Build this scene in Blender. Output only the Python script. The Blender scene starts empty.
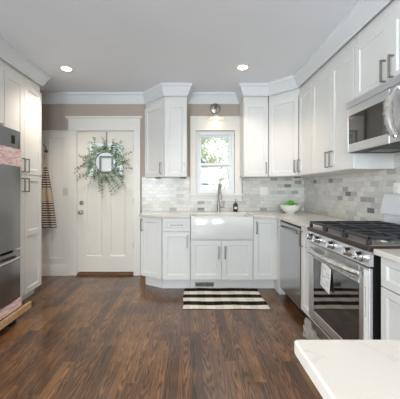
import bpy, bmesh, math, random
from mathutils import Vector, Matrix
random.seed(7)
PI = math.pi
S = bpy.context.scene
COL = S.collection

# ------------------------------------------------------------------ camera, world, lights, exposure
cam_data = bpy.data.cameras.new('camera')
cam = bpy.data.objects.new('camera', cam_data)
COL.objects.link(cam)
cam.location = (0.0, 0.0, 1.243)
cam.rotation_euler = (PI / 2, 0, 0)
cam_data.sensor_width = 36.0
cam_data.lens = 36.0 * 270.0 / 400.0
cam_data.shift_x = 0.02375
cam_data.shift_y = -0.02625
cam_data.clip_start = 0.02
S.camera = cam

S.view_settings.view_transform = 'Standard'
S.view_settings.look = 'None'
S.view_settings.gamma = 1.0
S.view_settings.use_curve_mapping = False
S.view_settings.exposure = 0.52

W = bpy.data.worlds.new('overcast_sky')
S.world = W
W.use_nodes = True
wn = W.node_tree.nodes
wn.clear()
sky = wn.new('ShaderNodeTexSky')
sky.sky_type = 'NISHITA'
sky.sun_disc = False
sky.sun_elevation = math.radians(38)
sky.sun_rotation = math.radians(200)
sky.air_density = 1.0
sky.dust_density = 3.0
mixw = wn.new('ShaderNodeMixRGB')
mixw.inputs[0].default_value = 0.985
mixw.inputs[2].default_value = (4.2, 4.3, 4.5, 1)
bg = wn.new('ShaderNodeBackground')
bg.inputs['Strength'].default_value = 0.22
wo = wn.new('ShaderNodeOutputWorld')
W.node_tree.links.new(sky.outputs[0], mixw.inputs[1])
W.node_tree.links.new(mixw.outputs[0], bg.inputs[0])
W.node_tree.links.new(bg.outputs[0], wo.inputs[0])

REAR_Y = -3.9        # wall behind the camera
LEFT_X = -2.40
RIGHT_X = 1.645
BACK_Y = 3.90
CEIL = 2.62


def area_light(name, loc, rot, sx, sy, power, color, spread=PI):
    l = bpy.data.lights.new(name, 'AREA')
    l.shape = 'RECTANGLE'
    l.size = sx
    l.size_y = sy
    l.energy = power
    l.color = color
    l.spread = spread
    o = bpy.data.objects.new(name, l)
    COL.objects.link(o)
    o.location = loc
    o.rotation_euler = rot
    return o


DAY = (0.86, 0.94, 1.0)
DAY_REAR = 112.0
DAY_LEFT = 125.0
CAN_POWER = 9.5
CAN_COLOR = (1.0, 0.87, 0.72)
# daylight entering through the three big windows of the room behind the camera
area_light('daylight_rear', (-1.45, REAR_Y - 0.20, 1.45), (PI / 2, 0, 0), 1.3, 1.6, DAY_REAR, DAY)
area_light('daylight_rear', (0.65, REAR_Y - 0.20, 1.45), (PI / 2, 0, 0), 1.3, 1.6, DAY_REAR, DAY)
area_light('daylight_side', (LEFT_X - 0.20, -1.3, 1.45), (0, -PI / 2, 0), 1.6, 1.8, DAY_LEFT, DAY)


# ------------------------------------------------------------------ materials
def srgb(r, g, b):
    f = lambda c: (c / 12.92 if c <= 0.04045 else ((c + 0.055) / 1.055) ** 2.4)
    return (f(r / 255), f(g / 255), f(b / 255), 1)


class NT:
    """small helper around a node tree"""
    def __init__(self, name):
        self.m = bpy.data.materials.new(name)
        self.m.use_nodes = True
        self.t = self.m.node_tree
        self.n = self.t.nodes
        self.n.clear()
        self.out = self.n.new('ShaderNodeOutputMaterial')

    def node(self, kind, **kw):
        nd = self.n.new(kind)
        for k, v in kw.items():
            setattr(nd, k, v)
        return nd

    def link(self, a, b):
        self.t.links.new(a, b)

    def bsdf(self, **kw):
        b = self.n.new('ShaderNodeBsdfPrincipled')
        for k, v in kw.items():
            b.inputs[k].default_value = v
        self.link(b.outputs[0], self.out.inputs[0])
        return b

    def math(self, op, a, b=None, c=None):
        nd = self.n.new('ShaderNodeMath')
        nd.operation = op
        for i, v in enumerate((a, b, c)):
            if v is None:
                continue
            if isinstance(v, (int, float)):
                nd.inputs[i].default_value = v
            else:
                self.link(v, nd.inputs[i])
        return nd.outputs[0]

    def coords(self):
        tc = self.n.new('ShaderNodeTexCoord')
        sp = self.n.new('ShaderNodeSeparateXYZ')
        self.link(tc.outputs['Object'], sp.inputs[0])
        return tc.outputs['Object'], sp.outputs[0], sp.outputs[1], sp.outputs[2]

    def xyz(self, x, y, z):
        nd = self.n.new('ShaderNodeCombineXYZ')
        for i, v in enumerate((x, y, z)):
            if isinstance(v, (int, float)):
                nd.inputs[i].default_value = v
            else:
                self.link(v, nd.inputs[i])
        return nd.outputs[0]

    def noise(self, vec, scale, detail=3, rough=0.5, dist=0.0):
        nd = self.n.new('ShaderNodeTexNoise')
        nd.inputs['Scale'].default_value = scale
        nd.inputs['Detail'].default_value = detail
        nd.inputs['Roughness'].default_value = rough
        nd.inputs['Distortion'].default_value = dist
        if vec is not None:
            self.link(vec, nd.inputs['Vector'])
        return nd.outputs['Fac']

    def ramp(self, fac, stops, interp='LINEAR'):
        nd = self.n.new('ShaderNodeValToRGB')
        cr = nd.color_ramp
        cr.interpolation = interp
        while len(cr.elements) > 1:
            cr.elements.remove(cr.elements[-1])
        cr.elements[0].position = stops[0][0]
        cr.elements[0].color = stops[0][1]
        for p, c in stops[1:]:
            e = cr.elements.new(p)
            e.color = c
        self.link(fac, nd.inputs[0])
        return nd.outputs[0]

    def mix(self, fac, a, b, blend='MIX'):
        nd = self.n.new('ShaderNodeMixRGB')
        nd.blend_type = blend
        for i, v in enumerate((fac, a, b)):
            if isinstance(v, (int, float, tuple)):
                nd.inputs[i].default_value = v
            else:
                self.link(v, nd.inputs[i])
        return nd.outputs[0]

    def bump(self, b, height, strength=0.2, dist=0.01):
        nd = self.n.new('ShaderNodeBump')
        nd.inputs['Strength'].default_value = strength
        nd.inputs['Distance'].default_value = dist
        self.link(height, nd.inputs['Height'])
        self.link(nd.outputs[0], b.inputs['Normal'])


def paint(name, c, rough=0.5, amt=0.04, scale=6.0, metallic=0.0, bump=0.0, bscale=60, spec=0.5, coat=0.0):
    t = NT(name)
    b = t.bsdf(Roughness=rough, Metallic=metallic)
    b.inputs['Specular IOR Level'].default_value = spec
    b.inputs['Coat Weight'].default_value = coat
    v, x, y, z = t.coords()
    n = t.noise(v, scale, 3)
    lo = tuple(ch * (1 - amt) for ch in c[:3]) + (1,)
    hi = tuple(min(1, ch * (1 + amt)) for ch in c[:3]) + (1,)
    t.link(t.ramp(n, [(0.3, lo), (0.7, hi)]), b.inputs['Base Color'])
    if bump:
        t.bump(b, t.noise(v, bscale, 2), bump, 0.002)
    return t.m


def steel(name, c, rough=0.24, axis='z'):
    t = NT(name)
    b = t.bsdf(Metallic=1.0)
    v, x, y, z = t.coords()
    vec = t.xyz(t.math('MULTIPLY', x, 4.0), t.math('MULTIPLY', y, 4.0), t.math('MULTIPLY', z, 260.0)) if axis == 'z' else \
        t.xyz(t.math('MULTIPLY', x, 260.0), t.math('MULTIPLY', y, 4.0), t.math('MULTIPLY', z, 4.0))
    n = t.noise(vec, 1.0, 2)
    lo = tuple(ch * 0.93 for ch in c[:3]) + (1,)
    t.link(t.ramp(n, [(0.3, lo), (0.7, c)]), b.inputs['Base Color'])
    r = t.n.new('ShaderNodeMapRange')
    r.inputs['To Min'].default_value = rough * 0.8
    r.inputs['To Max'].default_value = rough * 1.25
    t.link(n, r.inputs['Value'])
    t.link(r.outputs[0], b.inputs['Roughness'])
    t.bump(b, t.noise(v, 3.0, 1), 0.06, 0.01)
    return t.m


def emitter(name, c, strength):
    t = NT(name)
    e = t.n.new('ShaderNodeEmission')
    e.inputs[0].default_value = c
    e.inputs[1].default_value = strength
    t.link(e.outputs[0], t.out.inputs[0])
    return t.m


def thin_glass(name, tint=(0.97, 0.985, 0.98, 1), gloss=0.09):
    t = NT(name)
    tr = t.n.new('ShaderNodeBsdfTransparent')
    tr.inputs[0].default_value = tint
    gl = t.n.new('ShaderNodeBsdfGlossy')
    gl.inputs['Roughness'].default_value = 0.02
    lw = t.n.new('ShaderNodeLayerWeight')
    lw.inputs[0].default_value = 0.25
    f = t.math('ADD', t.math('MULTIPLY', lw.outputs['Fresnel'], 0.4), gloss * 0.3)
    mx = t.n.new('ShaderNodeMixShader')
    t.link(f, mx.inputs[0])
    t.link(tr.outputs[0], mx.inputs[1])
    t.link(gl.outputs[0], mx.inputs[2])
    t.link(mx.outputs[0], t.out.inputs[0])
    return t.m


def film(name, alpha=0.35, c=(0.62, 0.60, 0.57, 1)):
    """crumpled clear packing film"""
    t = NT(name)
    tr = t.n.new('ShaderNodeBsdfTransparent')
    b = t.n.new('ShaderNodeBsdfPrincipled')
    b.inputs['Base Color'].default_value = c
    b.inputs['Roughness'].default_value = 0.22
    v, x, y, z = t.coords()
    n = t.noise(v, 35, 4)
    f = t.math('MULTIPLY', t.math('ADD', n, 0.3), alpha * 1.3)
    mx = t.n.new('ShaderNodeMixShader')
    t.link(f, mx.inputs[0])
    t.link(tr.outputs[0], mx.inputs[1])
    t.link(b.outputs[0], mx.inputs[2])
    t.link(mx.outputs[0], t.out.inputs[0])
    bp = t.n.new('ShaderNodeBump')
    bp.inputs['Strength'].default_value = 0.6
    t.link(n, bp.inputs['Height'])
    t.link(bp.outputs[0], b.inputs['Normal'])
    return t.m


def make_floor_mat():
    t = NT('oak_planks')
    b = t.bsdf()
    b.inputs['Coat Weight'].default_value = 0.6
    b.inputs['Coat Roughness'].default_value = 0.14
    v, x, y, z = t.coords()
    PW, PL = 0.083, 0.80
    u = t.math('DIVIDE', x, PW)
    row = t.math('FLOOR', u)
    fu = t.math('FRACT', u)
    wnz = t.node('ShaderNodeTexWhiteNoise', noise_dimensions='1D')
    t.link(row, wnz.inputs['W'])
    w = t.math('ADD', t.math('DIVIDE', y, PL), t.math('MULTIPLY', wnz.outputs['Value'], 7.0))
    idx = t.math('FLOOR', w)
    fw = t.math('FRACT', w)
    wn2 = t.node('ShaderNodeTexWhiteNoise', noise_dimensions='2D')
    t.link(t.xyz(row, idx, 0.0), wn2.inputs['Vector'])
    rnd = wn2.outputs['Value']
    rsep = t.n.new('ShaderNodeSeparateColor')
    t.link(wn2.outputs['Color'], rsep.inputs[0])
    off = t.math('MULTIPLY', rnd, 37.0)
    # cathedral figure: nested arches along each board, different for each board
    xl = t.math('SUBTRACT', fu, t.math('ADD', 0.25, t.math('MULTIPLY', rsep.outputs[0], 0.5)))
    wob = t.noise(t.xyz(t.math('ADD', t.math('MULTIPLY', x, 26.0), off), t.math('MULTIPLY', y, 4.0), off), 1.0, 3, 0.55)
    arch = t.math('MULTIPLY', t.math('MULTIPLY', xl, xl), t.math('ADD', 7.0, t.math('MULTIPLY', rsep.outputs[1], 9.0)))
    run = t.math('MULTIPLY', y, t.math('MULTIPLY', t.math('SUBTRACT', rsep.outputs[2], 0.5), 16.0))
    fig = t.math('ADD', t.math('ADD', arch, run), t.math('MULTIPLY', wob, 3.2))
    rings = t.math('FRACT', fig)
    rings = t.math('ABSOLUTE', t.math('SUBTRACT', t.math('MULTIPLY', rings, 2.0), 1.0))
    rings = t.math('POWER', t.math('SUBTRACT', 1.0, rings), 0.6)
    fine = t.noise(t.xyz(t.math('MULTIPLY', x, 170.0), t.math('MULTIPLY', y, 12.0), off), 1.0, 4, 0.65)
    soft = t.noise(v, 2.6, 4, 0.55)
    tone = t.math('ADD', t.math('MULTIPLY', rnd, 0.20), t.math('MULTIPLY', rings, 0.26))
    tone = t.math('ADD', tone, t.math('MULTIPLY', fine, 0.34))
    tone = t.math('ADD', tone, t.math('MULTIPLY', soft, 0.46))
    col = t.ramp(tone, [(0.36, srgb(34, 19, 10)), (0.52, srgb(66, 41, 22)), (0.66, srgb(100, 66, 38)), (0.80, srgb(134, 93, 57)), (0.97, srgb(160, 117, 76))])
    ga = t.math('LESS_THAN', t.math('MINIMUM', fu, t.math('SUBTRACT', 1.0, fu)), 0.013)
    gb = t.math('LESS_THAN', t.math('MINIMUM', fw, t.math('SUBTRACT', 1.0, fw)), 0.0012)
    gap = t.math('MAXIMUM', ga, gb)
    line = t.math('MULTIPLY', t.math('POWER', t.math('SUBTRACT', 1.0, rings), 2.2), t.math('ADD', 0.15, t.math('MULTIPLY', fine, 0.9)))
    col = t.mix(line, col, srgb(20, 11, 6))
    col = t.mix(gap, col, srgb(26, 16, 10))
    t.link(col, b.inputs['Base Color'])
    rr = t.n.new('ShaderNodeMapRange')
    rr.inputs['To Min'].default_value = 0.24
    rr.inputs['To Max'].default_value = 0.42
    t.link(fine, rr.inputs['Value'])
    t.link(rr.outputs[0], b.inputs['Roughness'])
    h = t.math('SUBTRACT', t.math('MULTIPLY', fine, 0.35), t.math('MULTIPLY', gap, 1.0))
    t.bump(b, h, 0.12, 0.002)
    return t.m


def make_tile_mat(name, axis):
    t = NT(name)
    b = t.bsdf(Roughness=0.22)
    v, x, y, z = t.coords()
    TW, TH = 0.100, 0.0485
    h = x if axis == 'x' else y
    r_ = t.math('DIVIDE', t.math('SUBTRACT', z, 0.926), TH)
    row = t.math('FLOOR', r_)
    fr = t.math('FRACT', r_)
    c_ = t.math('ADD', t.math('DIVIDE', h, TW), t.math('MULTIPLY', row, 0.5))
    ci = t.math('FLOOR', c_)
    fc = t.math('FRACT', c_)
    wn2 = t.node('ShaderNodeTexWhiteNoise', noise_dimensions='2D')
    t.link(t.xyz(ci, row, 0.0), wn2.inputs['Vector'])
    rnd = wn2.outputs['Value']
    base = t.ramp(rnd, [(0.0, srgb(219, 216, 210)), (0.42, srgb(214, 211, 205)), (0.60, srgb(202, 200, 195)), (0.70, srgb(212, 206, 197)),
                        (0.86, srgb(199, 198, 195)), (0.95, srgb(184, 183, 181)), (0.982, srgb(158, 157, 156)), (1.0, srgb(112, 112, 113))])
    vein = t.noise(t.xyz(t.math('ADD', h, t.math('MULTIPLY', rnd, 9.0)), t.math('MULTIPLY', z, 1.6), t.math('MULTIPLY', rnd, 31.0)), 17.0, 5, 0.62, 1.1)
    vv = t.ramp(vein, [(0.30, (0.70, 0.70, 0.71, 1)), (0.46, (1, 1, 1, 1)), (0.62, (1, 0.99, 0.98, 1)), (0.78, (0.84, 0.84, 0.84, 1))])
    col = t.mix(0.6, base, vv, 'MULTIPLY')
    ga = t.math('LESS_THAN', t.math('MINIMUM', fc, t.math('SUBTRACT', 1.0, fc)), 0.017)
    gb = t.math('LESS_THAN', t.math('MINIMUM', fr, t.math('SUBTRACT', 1.0, fr)), 0.034)
    gap = t.math('MAXIMUM', ga, gb)
    col = t.mix(gap, col, srgb(184, 181, 175))
    t.link(col, b.inputs['Base Color'])
    t.link(t.math('ADD', 0.2, t.math('MULTIPLY', gap, 0.5)), b.inputs['Roughness'])
    t.bump(b, t.math('SUBTRACT', 1.0, gap), 0.25, 0.002)
    return t.m


def make_quartz():
    t = NT('white_quartz')
    b = t.bsdf(Roughness=0.16)
    v, x, y, z = t.coords()
    n = t.noise(v, 2.3, 5, 0.6, 1.5)
    d = t.math('ABSOLUTE', t.math('SUBTRACT', n, 0.5))
    col = t.ramp(d, [(0.0, srgb(203, 198, 192)), (0.004, srgb(208, 204, 198)), (0.012, srgb(212, 208, 202)), (0.3, srgb(214, 210, 205))])
    sp = t.noise(v, 300, 2)
    col = t.mix(0.06, col, t.ramp(sp, [(0.4, (0.6, 0.58, 0.55, 1)), (0.6, (1, 1, 1, 1))]), 'MULTIPLY')
    t.link(col, b.inputs['Base Color'])
    return t.m


def make_rug():
    t = NT('buffalo_check_weave')
    b = t.bsdf(Roughness=0.95)
    b.inputs['Specular IOR Level'].default_value = 0.1
    v, x, y, z = t.coords()
    wob = t.math('MULTIPLY', t.math('SUBTRACT', t.noise(t.xyz(t.math('MULTIPLY', x, 9.0), t.math('MULTIPLY', y, 3.0), 0.0), 1.0, 2), 0.5), 0.016)
    r = t.math('MODULO', t.math('FLOOR', t.math('DIVIDE', t.math('ADD', t.math('ADD', y, 10.0), wob), 0.0975)), 2.0)
    c = t.math('MODULO', t.math('FLOOR', t.math('DIVIDE', t.math('ADD', t.math('ADD', x, 10.0), wob), 0.0900)), 2.0)
    dark = t.mix(c, srgb(24, 20, 19), srgb(46, 38, 34))
    lite = t.mix(c, srgb(222, 214, 202), srgb(236, 230, 220))
    col = t.mix(r, dark, lite)
    wv = t.math('SINE', t.math('MULTIPLY', y, 900.0))
    col = t.mix(0.12, col, t.ramp(t.math('ADD', 0.5, t.math('MULTIPLY', wv, 0.5)), [(0, (0.55, 0.55, 0.55, 1)), (1, (1, 1, 1, 1))]), 'MULTIPLY')
    t.link(col, b.inputs['Base Color'])
    t.bump(b, wv, 0.3, 0.002)
    return t.m


def make_stripes(name):
    t = NT(name)
    b = t.bsdf(Roughness=0.9)
    b.inputs['Specular IOR Level'].default_value = 0.15
    v, x, y, z = t.coords()
    s = t.math('FRACT', t.math('DIVIDE', z, 0.0335))
    f = t.math('LESS_THAN', s, 0.50)
    n = t.noise(v, 120, 2)
    col = t.mix(f, srgb(206, 194, 178), srgb(52, 52, 66))
    col = t.mix(0.2, col, t.ramp(n, [(0.3, (0.6, 0.6, 0.6, 1)), (0.7, (1, 1, 1, 1))]), 'MULTIPLY')
    t.link(col, b.inputs['Base Color'])
    return t.m


def make_siding():
    t = NT('white_siding')
    b = t.bsdf(Roughness=0.7)
    v, x, y, z = t.coords()
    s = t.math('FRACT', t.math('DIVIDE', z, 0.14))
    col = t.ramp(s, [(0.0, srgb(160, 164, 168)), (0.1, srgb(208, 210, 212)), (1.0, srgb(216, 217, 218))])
    t.link(col, b.inputs['Base Color'])
    t.bump(b, s, 0.4, 0.02)
    return t.m


def make_shingles():
    t = NT('grey_shingles')
    b = t.bsdf(Roughness=0.9)
    v, x, y, z = t.coords()
    n = t.noise(v, 5, 4)
    t.link(t.ramp(n, [(0.3, srgb(90, 95, 104)), (0.7, srgb(118, 123, 132))]), b.inputs['Base Color'])
    return t.m


def make_leaves(name, c1, c2, trans=0.0):
    t = NT(name)
    b = t.bsdf(Roughness=0.6)
    v, x, y, z = t.coords()
    n = t.noise(v, 14, 2)
    t.link(t.ramp(n, [(0.35, c1), (0.65, c2)]), b.inputs['Base Color'])
    if trans:
        b.inputs['Transmission Weight'].default_value = 0
        tr = t.n.new('ShaderNodeBsdfTranslucent')
        tr.inputs[0].default_value = c2
        mx = t.n.new('ShaderNodeMixShader')
        mx.inputs[0].default_value = trans
        t.link(b.outputs[0], mx.inputs[1])
        t.link(tr.outputs[0], mx.inputs[2])
        t.link(mx.outputs[0], t.out.inputs[0])
    return t.m


def make_wood(name, c1, c2, axis='y'):
    t = NT(name)
    b = t.bsdf(Roughness=0.6)
    v, x, y, z = t.coords()
    k = {'x': (3, 60, 60), 'y': (60, 3, 60), 'z': (60, 60, 3)}[axis]
    n = t.noise(t.xyz(t.math('MULTIPLY', x, k[0]), t.math('MULTIPLY', y, k[1]), t.math('MULTIPLY', z, k[2])), 1.0, 3)
    t.link(t.ramp(n, [(0.3, c1), (0.7, c2)]), b.inputs['Base Color'])
    return t.m


def make_tape():
    t = NT('pink_packing_tape')
    b = t.bsdf(Roughness=0.4)
    v, x, y, z = t.coords()
    n = t.noise(t.xyz(t.math('MULTIPLY', x, 20.0), t.math('MULTIPLY', y, 20.0), t.math('MULTIPLY', z, 70.0)), 1.0, 3)
    t.link(t.ramp(n, [(0.38, srgb(226, 168, 170)), (0.5, srgb(233, 205, 200)), (0.6, srgb(240, 226, 220))]), b.inputs['Base Color'])
    return t.m


M = dict(
    cab=paint('cabinet_white_paint', srgb(223, 222, 220), 0.42, 0.012),
    crown=paint('crown_white_paint', srgb(220, 222, 225), 0.4, 0.012),
    trim=paint('trim_white_paint', srgb(227, 224, 219), 0.45, 0.012),
    ceil=paint('ceiling_paint', srgb(236, 240, 247), 0.9, 0.015, 2.0, bump=0.05, bscale=150),
    taupe=paint('taupe_wall_paint', srgb(176, 164, 153), 0.85, 0.02, 3.0, bump=0.05, bscale=150),
    doorp=paint('door_white_paint', srgb(226, 221, 212), 0.45, 0.012),
    floor=make_floor_mat(),
    tile_x=make_tile_mat('marble_brick_tile', 'x'),
    tile_y=make_tile_mat('marble_brick_tile_side', 'y'),
    quartz=make_quartz(),
    rug=make_rug(),
    nickel=paint('brushed_nickel', (0.33, 0.31, 0.29, 1), 0.30, 0.05, 40, metallic=1.0),
    dark_metal=paint('aged_dark_metal', (0.12, 0.11, 0.10, 1), 0.4, 0.1, 40, metallic=1.0),
    steel=steel('stainless_steel', (0.56, 0.56, 0.57, 1), 0.22),
    steel_b=steel('satin_stainless', (0.76, 0.77, 0.79, 1), 0.34),
    guard=paint('steel_window_sheen', (0.80, 0.83, 0.88, 1), 0.38, 0.03, 8, metallic=0.55),  # blue-white base colour stands in for bright windows mirrored in the steel
    almond=paint('almond_switch_plastic', srgb(206, 200, 190), 0.4, 0.01),
    tray=paint('grey_cooktop_tray', srgb(150, 145, 142), 0.35, 0.06, 12, metallic=0.3),
    steel_v=steel('stainless_steel_upright', (0.30, 0.30, 0.31, 1), 0.22, 'x'),
    chrome=paint('bright_chrome', (0.60, 0.59, 0.58, 1), 0.20, 0.02, 20, metallic=1.0),
    black=paint('black_enamel', srgb(22, 20, 20), 0.45, 0.1, 10, spec=0.25),
    brown=paint('dark_cooktop_edge', srgb(58, 46, 42), 0.35, 0.08, 10, metallic=0.4),
    iron=paint('cast_iron', srgb(40, 41, 46), 0.38, 0.12, 50, bump=0.1, bscale=200),
    oven_glass=paint('oven_black_glass', srgb(20, 17, 15), 0.04, 0.05, 10, spec=0.9, coat=1.0),
    fireclay=paint('white_fireclay', srgb(224, 223, 221), 0.15, 0.01, 5, coat=0.3),
    ceramic=paint('white_bowl_glaze', srgb(236, 234, 228), 0.2, 0.015, 8, coat=0.3),
    lime=paint('green_apple_skin', srgb(104, 178, 44), 0.35, 0.18, 25),
    stem=paint('brown_stem', srgb(84, 62, 36), 0.7, 0.1, 20),
    plastic=paint('white_plastic', srgb(238, 236, 231), 0.35, 0.01),
    slot=paint('dark_slot', srgb(62, 60, 57), 0.6, 0.05),
    soap=paint('dark_brown_soap_glass', srgb(44, 32, 28), 0.12, 0.1, 15, coat=0.5),
    paper=paint('white_paper', srgb(235, 234, 232), 0.7, 0.03, 30),
    grey_ink=paint('grey_ink', srgb(130, 132, 138), 0.7, 0.03, 30),
    glass=thin_glass('window_glass'),
    film=film('clear_packing_film', 0.55),
    film_heavy=film('crumpled_film_sleeve', 0.55, (0.5, 0.49, 0.47, 1)),
    film_sleeve=film('crumpled_film_handle', 0.7, (0.36, 0.34, 0.31, 1)),
    vinyl=paint('white_vinyl_frame', srgb(232, 235, 238), 0.4, 0.01),
    siding=make_siding(),
    shingle=make_shingles(),
    lawn=paint('lawn_grass', srgb(112, 140, 70), 0.95, 0.25, 3.0),
    bark=paint('tree_bark', srgb(112, 100, 90), 0.9, 0.2, 6.0),
    leaf_a=make_leaves('pale_spring_leaves', srgb(150, 172, 96), srgb(206, 216, 150), 0.4),
    leaf_b=make_leaves('green_shrub_leaves', srgb(84, 128, 70), srgb(150, 184, 110), 0.35),
    euca=make_leaves('eucalyptus_leaves', srgb(62, 88, 62), srgb(158, 178, 156)),
    twig=paint('twisted_twig', srgb(104, 84, 60), 0.8, 0.2, 40),
    stripes=make_stripes('navy_ticking_stripe'),
    linen=paint('tan_linen', srgb(192, 174, 150), 0.9, 0.06, 80),
    pine=make_wood('pine_skid', srgb(176, 138, 98), srgb(202, 168, 126)),
    tape=make_tape(),
    house_glass=paint('dim_house_glass', srgb(122, 140, 160), 0.1, 0.1, 2.0),
    bulb=emitter('glowing_bulb', (1.0, 0.80, 0.55, 1), 5.0),
    lens=emitter('downlight_lens', (1.0, 0.88, 0.70, 1), 14.0),
    enamel=paint('white_enamel_shade', srgb(240, 236, 226), 0.3, 0.01),
    vent=paint('grey_register_metal', srgb(168, 166, 162), 0.4, 0.03, 20, metallic=0.6),
    oak=make_wood('oak_threshold', srgb(96, 66, 40), srgb(128, 92, 58), 'x'),
)


# ------------------------------------------------------------------ mesh helpers
class MB:
    """collects shapes and links them as one mesh object"""
    def __init__(self):
        self.bm = bmesh.new()

    def box(self, x0, x1, y0, y1, z0, z1, bev=0.0, seg=1):
        x0, x1 = sorted((x0, x1)); y0, y1 = sorted((y0, y1)); z0, z1 = sorted((z0, z1))
        mat = Matrix.Translation(((x0 + x1) / 2, (y0 + y1) / 2, (z0 + z1) / 2)) @ Matrix.Diagonal((x1 - x0, y1 - y0, z1 - z0, 1))
        r = bmesh.ops.create_cube(self.bm, size=1.0, matrix=mat)
        if bev > 0:
            es = set()
            for v in r['verts']:
                es.update(v.link_edges)
            bmesh.ops.bevel(self.bm, geom=list(es), offset=bev, segments=seg, affect='EDGES', profile=0.5)
        return self

    def prism(self, pts, lo, hi, axis='z', bev=0.0):
        """polygon pts extruded along an axis; pts are (x,y) for z, (y,z) for x, (x,z) for y"""
        def P(p, h):
            if axis == 'z':
                return (p[0], p[1], h)
            if axis == 'x':
                return (h, p[0], p[1])
            return (p[0], h, p[1])
        a = [self.bm.verts.new(P(p, lo)) for p in pts]
        b = [self.bm.verts.new(P(p, hi)) for p in pts]
        fs = [self.bm.faces.new(a), self.bm.faces.new(b)]
        n = len(pts)
        for i in range(n):
            fs.append(self.bm.faces.new((a[i], a[(i + 1) % n], b[(i + 1) % n], b[i])))
        bmesh.ops.recalc_face_normals(self.bm, faces=fs)
        if bev:
            es = set(e for f in fs for e in f.edges)
            bmesh.ops.bevel(self.bm, geom=list(es), offset=bev, segments=1, affect='EDGES')
        return self

    def tube(self, pts, r, seg=8, closed=False):
        pts = [Vector(p) for p in pts]
        n = len(pts)
        rad = r if isinstance(r, (list, tuple)) else [r] * n
        rings = []
        up = None
        for i, p in enumerate(pts):
            a = pts[i - 1] if (i > 0 or closed) else pts[i]
            b = pts[(i + 1) % n] if (i < n - 1 or closed) else pts[i]
            d = (b - a).normalized()
            if up is None:
                up = Vector((0, 0, 1)) if abs(d.z) < 0.9 else Vector((1, 0, 0))
            s = d.cross(up)
            if s.length < 1e-4:
                s = d.cross(Vector((0.3, 1, 0.2)))
            s.normalize()
            up = s.cross(d).normalized()
            rings.append([self.bm.verts.new(p + (s * math.cos(2 * PI * k / seg) + up * math.sin(2 * PI * k / seg)) * rad[i]) for k in range(seg)])
        fs = []
        for i in range(n if closed else n - 1):
            A, B = rings[i], rings[(i + 1) % n]
            for k in range(seg):
                fs.append(self.bm.faces.new((A[k], A[(k + 1) % seg], B[(k + 1) % seg], B[k])))
        if not closed:
            fs.append(self.bm.faces.new(rings[0])); fs.append(self.bm.faces.new(rings[-1]))
        bmesh.ops.recalc_face_normals(self.bm, faces=fs)
        return self

    def lathe(self, prof, c=(0, 0, 0), seg=24, mat=None):
        """prof (r, h) turned about z, then moved by mat or to c"""
        T = mat if mat is not None else Matrix.Translation(c)
        rings = []
        for r, h in prof:
            if r < 1e-6:
                rings.append([self.bm.verts.new(T @ Vector((0, 0, h)))])
            else:
                rings.append([self.bm.verts.new(T @ Vector((r * math.cos(2 * PI * k / seg), r * math.sin(2 * PI * k / seg), h))) for k in range(seg)])
        fs = []
        for A, B in zip(rings, rings[1:]):
            for k in range(seg):
                k2 = (k + 1) % seg
                if len(A) == 1 and len(B) == 1:
                    continue
                if len(A) == 1:
                    fs.append(self.bm.faces.new((A[0], B[k], B[k2])))
                elif len(B) == 1:
                    fs.append(self.bm.faces.new((A[k], A[k2], B[0])))
                else:
                    fs.append(self.bm.faces.new((A[k], A[k2], B[k2], B[k])))
        bmesh.ops.recalc_face_normals(self.bm, faces=fs)
        return self

    def quad(self, *ps):
        self.bm.faces.new([self.bm.verts.new(p) for p in ps])
        return self

    def grid(self, fn, nu, nv, thick=None):
        vs = [[self.bm.verts.new(fn(i / nu, j / nv)) for j in range(nv + 1)] for i in range(nu + 1)]
        fs = []
        for i in range(nu):
            for j in range(nv):
                fs.append(self.bm.faces.new((vs[i][j], vs[i + 1][j], vs[i + 1][j + 1], vs[i][j + 1])))
        if thick:
            bmesh.ops.recalc_face_normals(self.bm, faces=fs)
            bmesh.ops.solidify(self.bm, geom=fs, thickness=thick)
        return self

    def shaker(self, x0, x1, z0, z1, yb, yf, frame=0.057, rails=(), depth=0.009):
        """five-piece front facing -y: yb is its back, yf its front; rails are heights of extra cross rails"""
        bm = self.bm
        cells = []
        lo = z0
        for r in list(rails) + [None]:
            hi = z1 if r is None else r
            cells.append((lo, hi))
            lo = hi
        e = 0.0018
        fs = []
        def R(xa, xb, za, zb, y):
            return [bm.verts.new((xa, y, za)), bm.verts.new((xb, y, za)), bm.verts.new((xb, y, zb)), bm.verts.new((xa, y, zb))]
        def ring(A, B):
            for k in range(4):
                fs.append(bm.faces.new((A[k], A[(k + 1) % 4], B[(k + 1) % 4], B[k])))
        for ci, (za, zb) in enumerate(cells):
            bot = za == z0
            top = zb == z1
            fb = frame if bot else frame / 2
            ft = frame if top else frame / 2
            fb = min(fb, (zb - za) * 0.3); ft = min(ft, (zb - za) * 0.3)
            back = R(x0, x1, za, zb, yb)
            side = R(x0, x1, za, zb, yf + e)
            front = R(x0 + e, x1 - e, za + (e if bot else 0), zb - (e if top else 0), yf)
            inn = R(x0 + frame, x1 - frame, za + fb, zb - ft, yf)
            bv = R(x0 + frame + 0.009, x1 - frame - 0.009, za + fb + 0.009, zb - ft - 0.009, yf + depth)
            ring(back, side); ring(side, front); ring(front, inn); ring(inn, bv)
            fs.append(bm.faces.new(bv)); fs.append(bm.faces.new(back))
        bmesh.ops.recalc_face_normals(bm, faces=fs)
        return self

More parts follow.
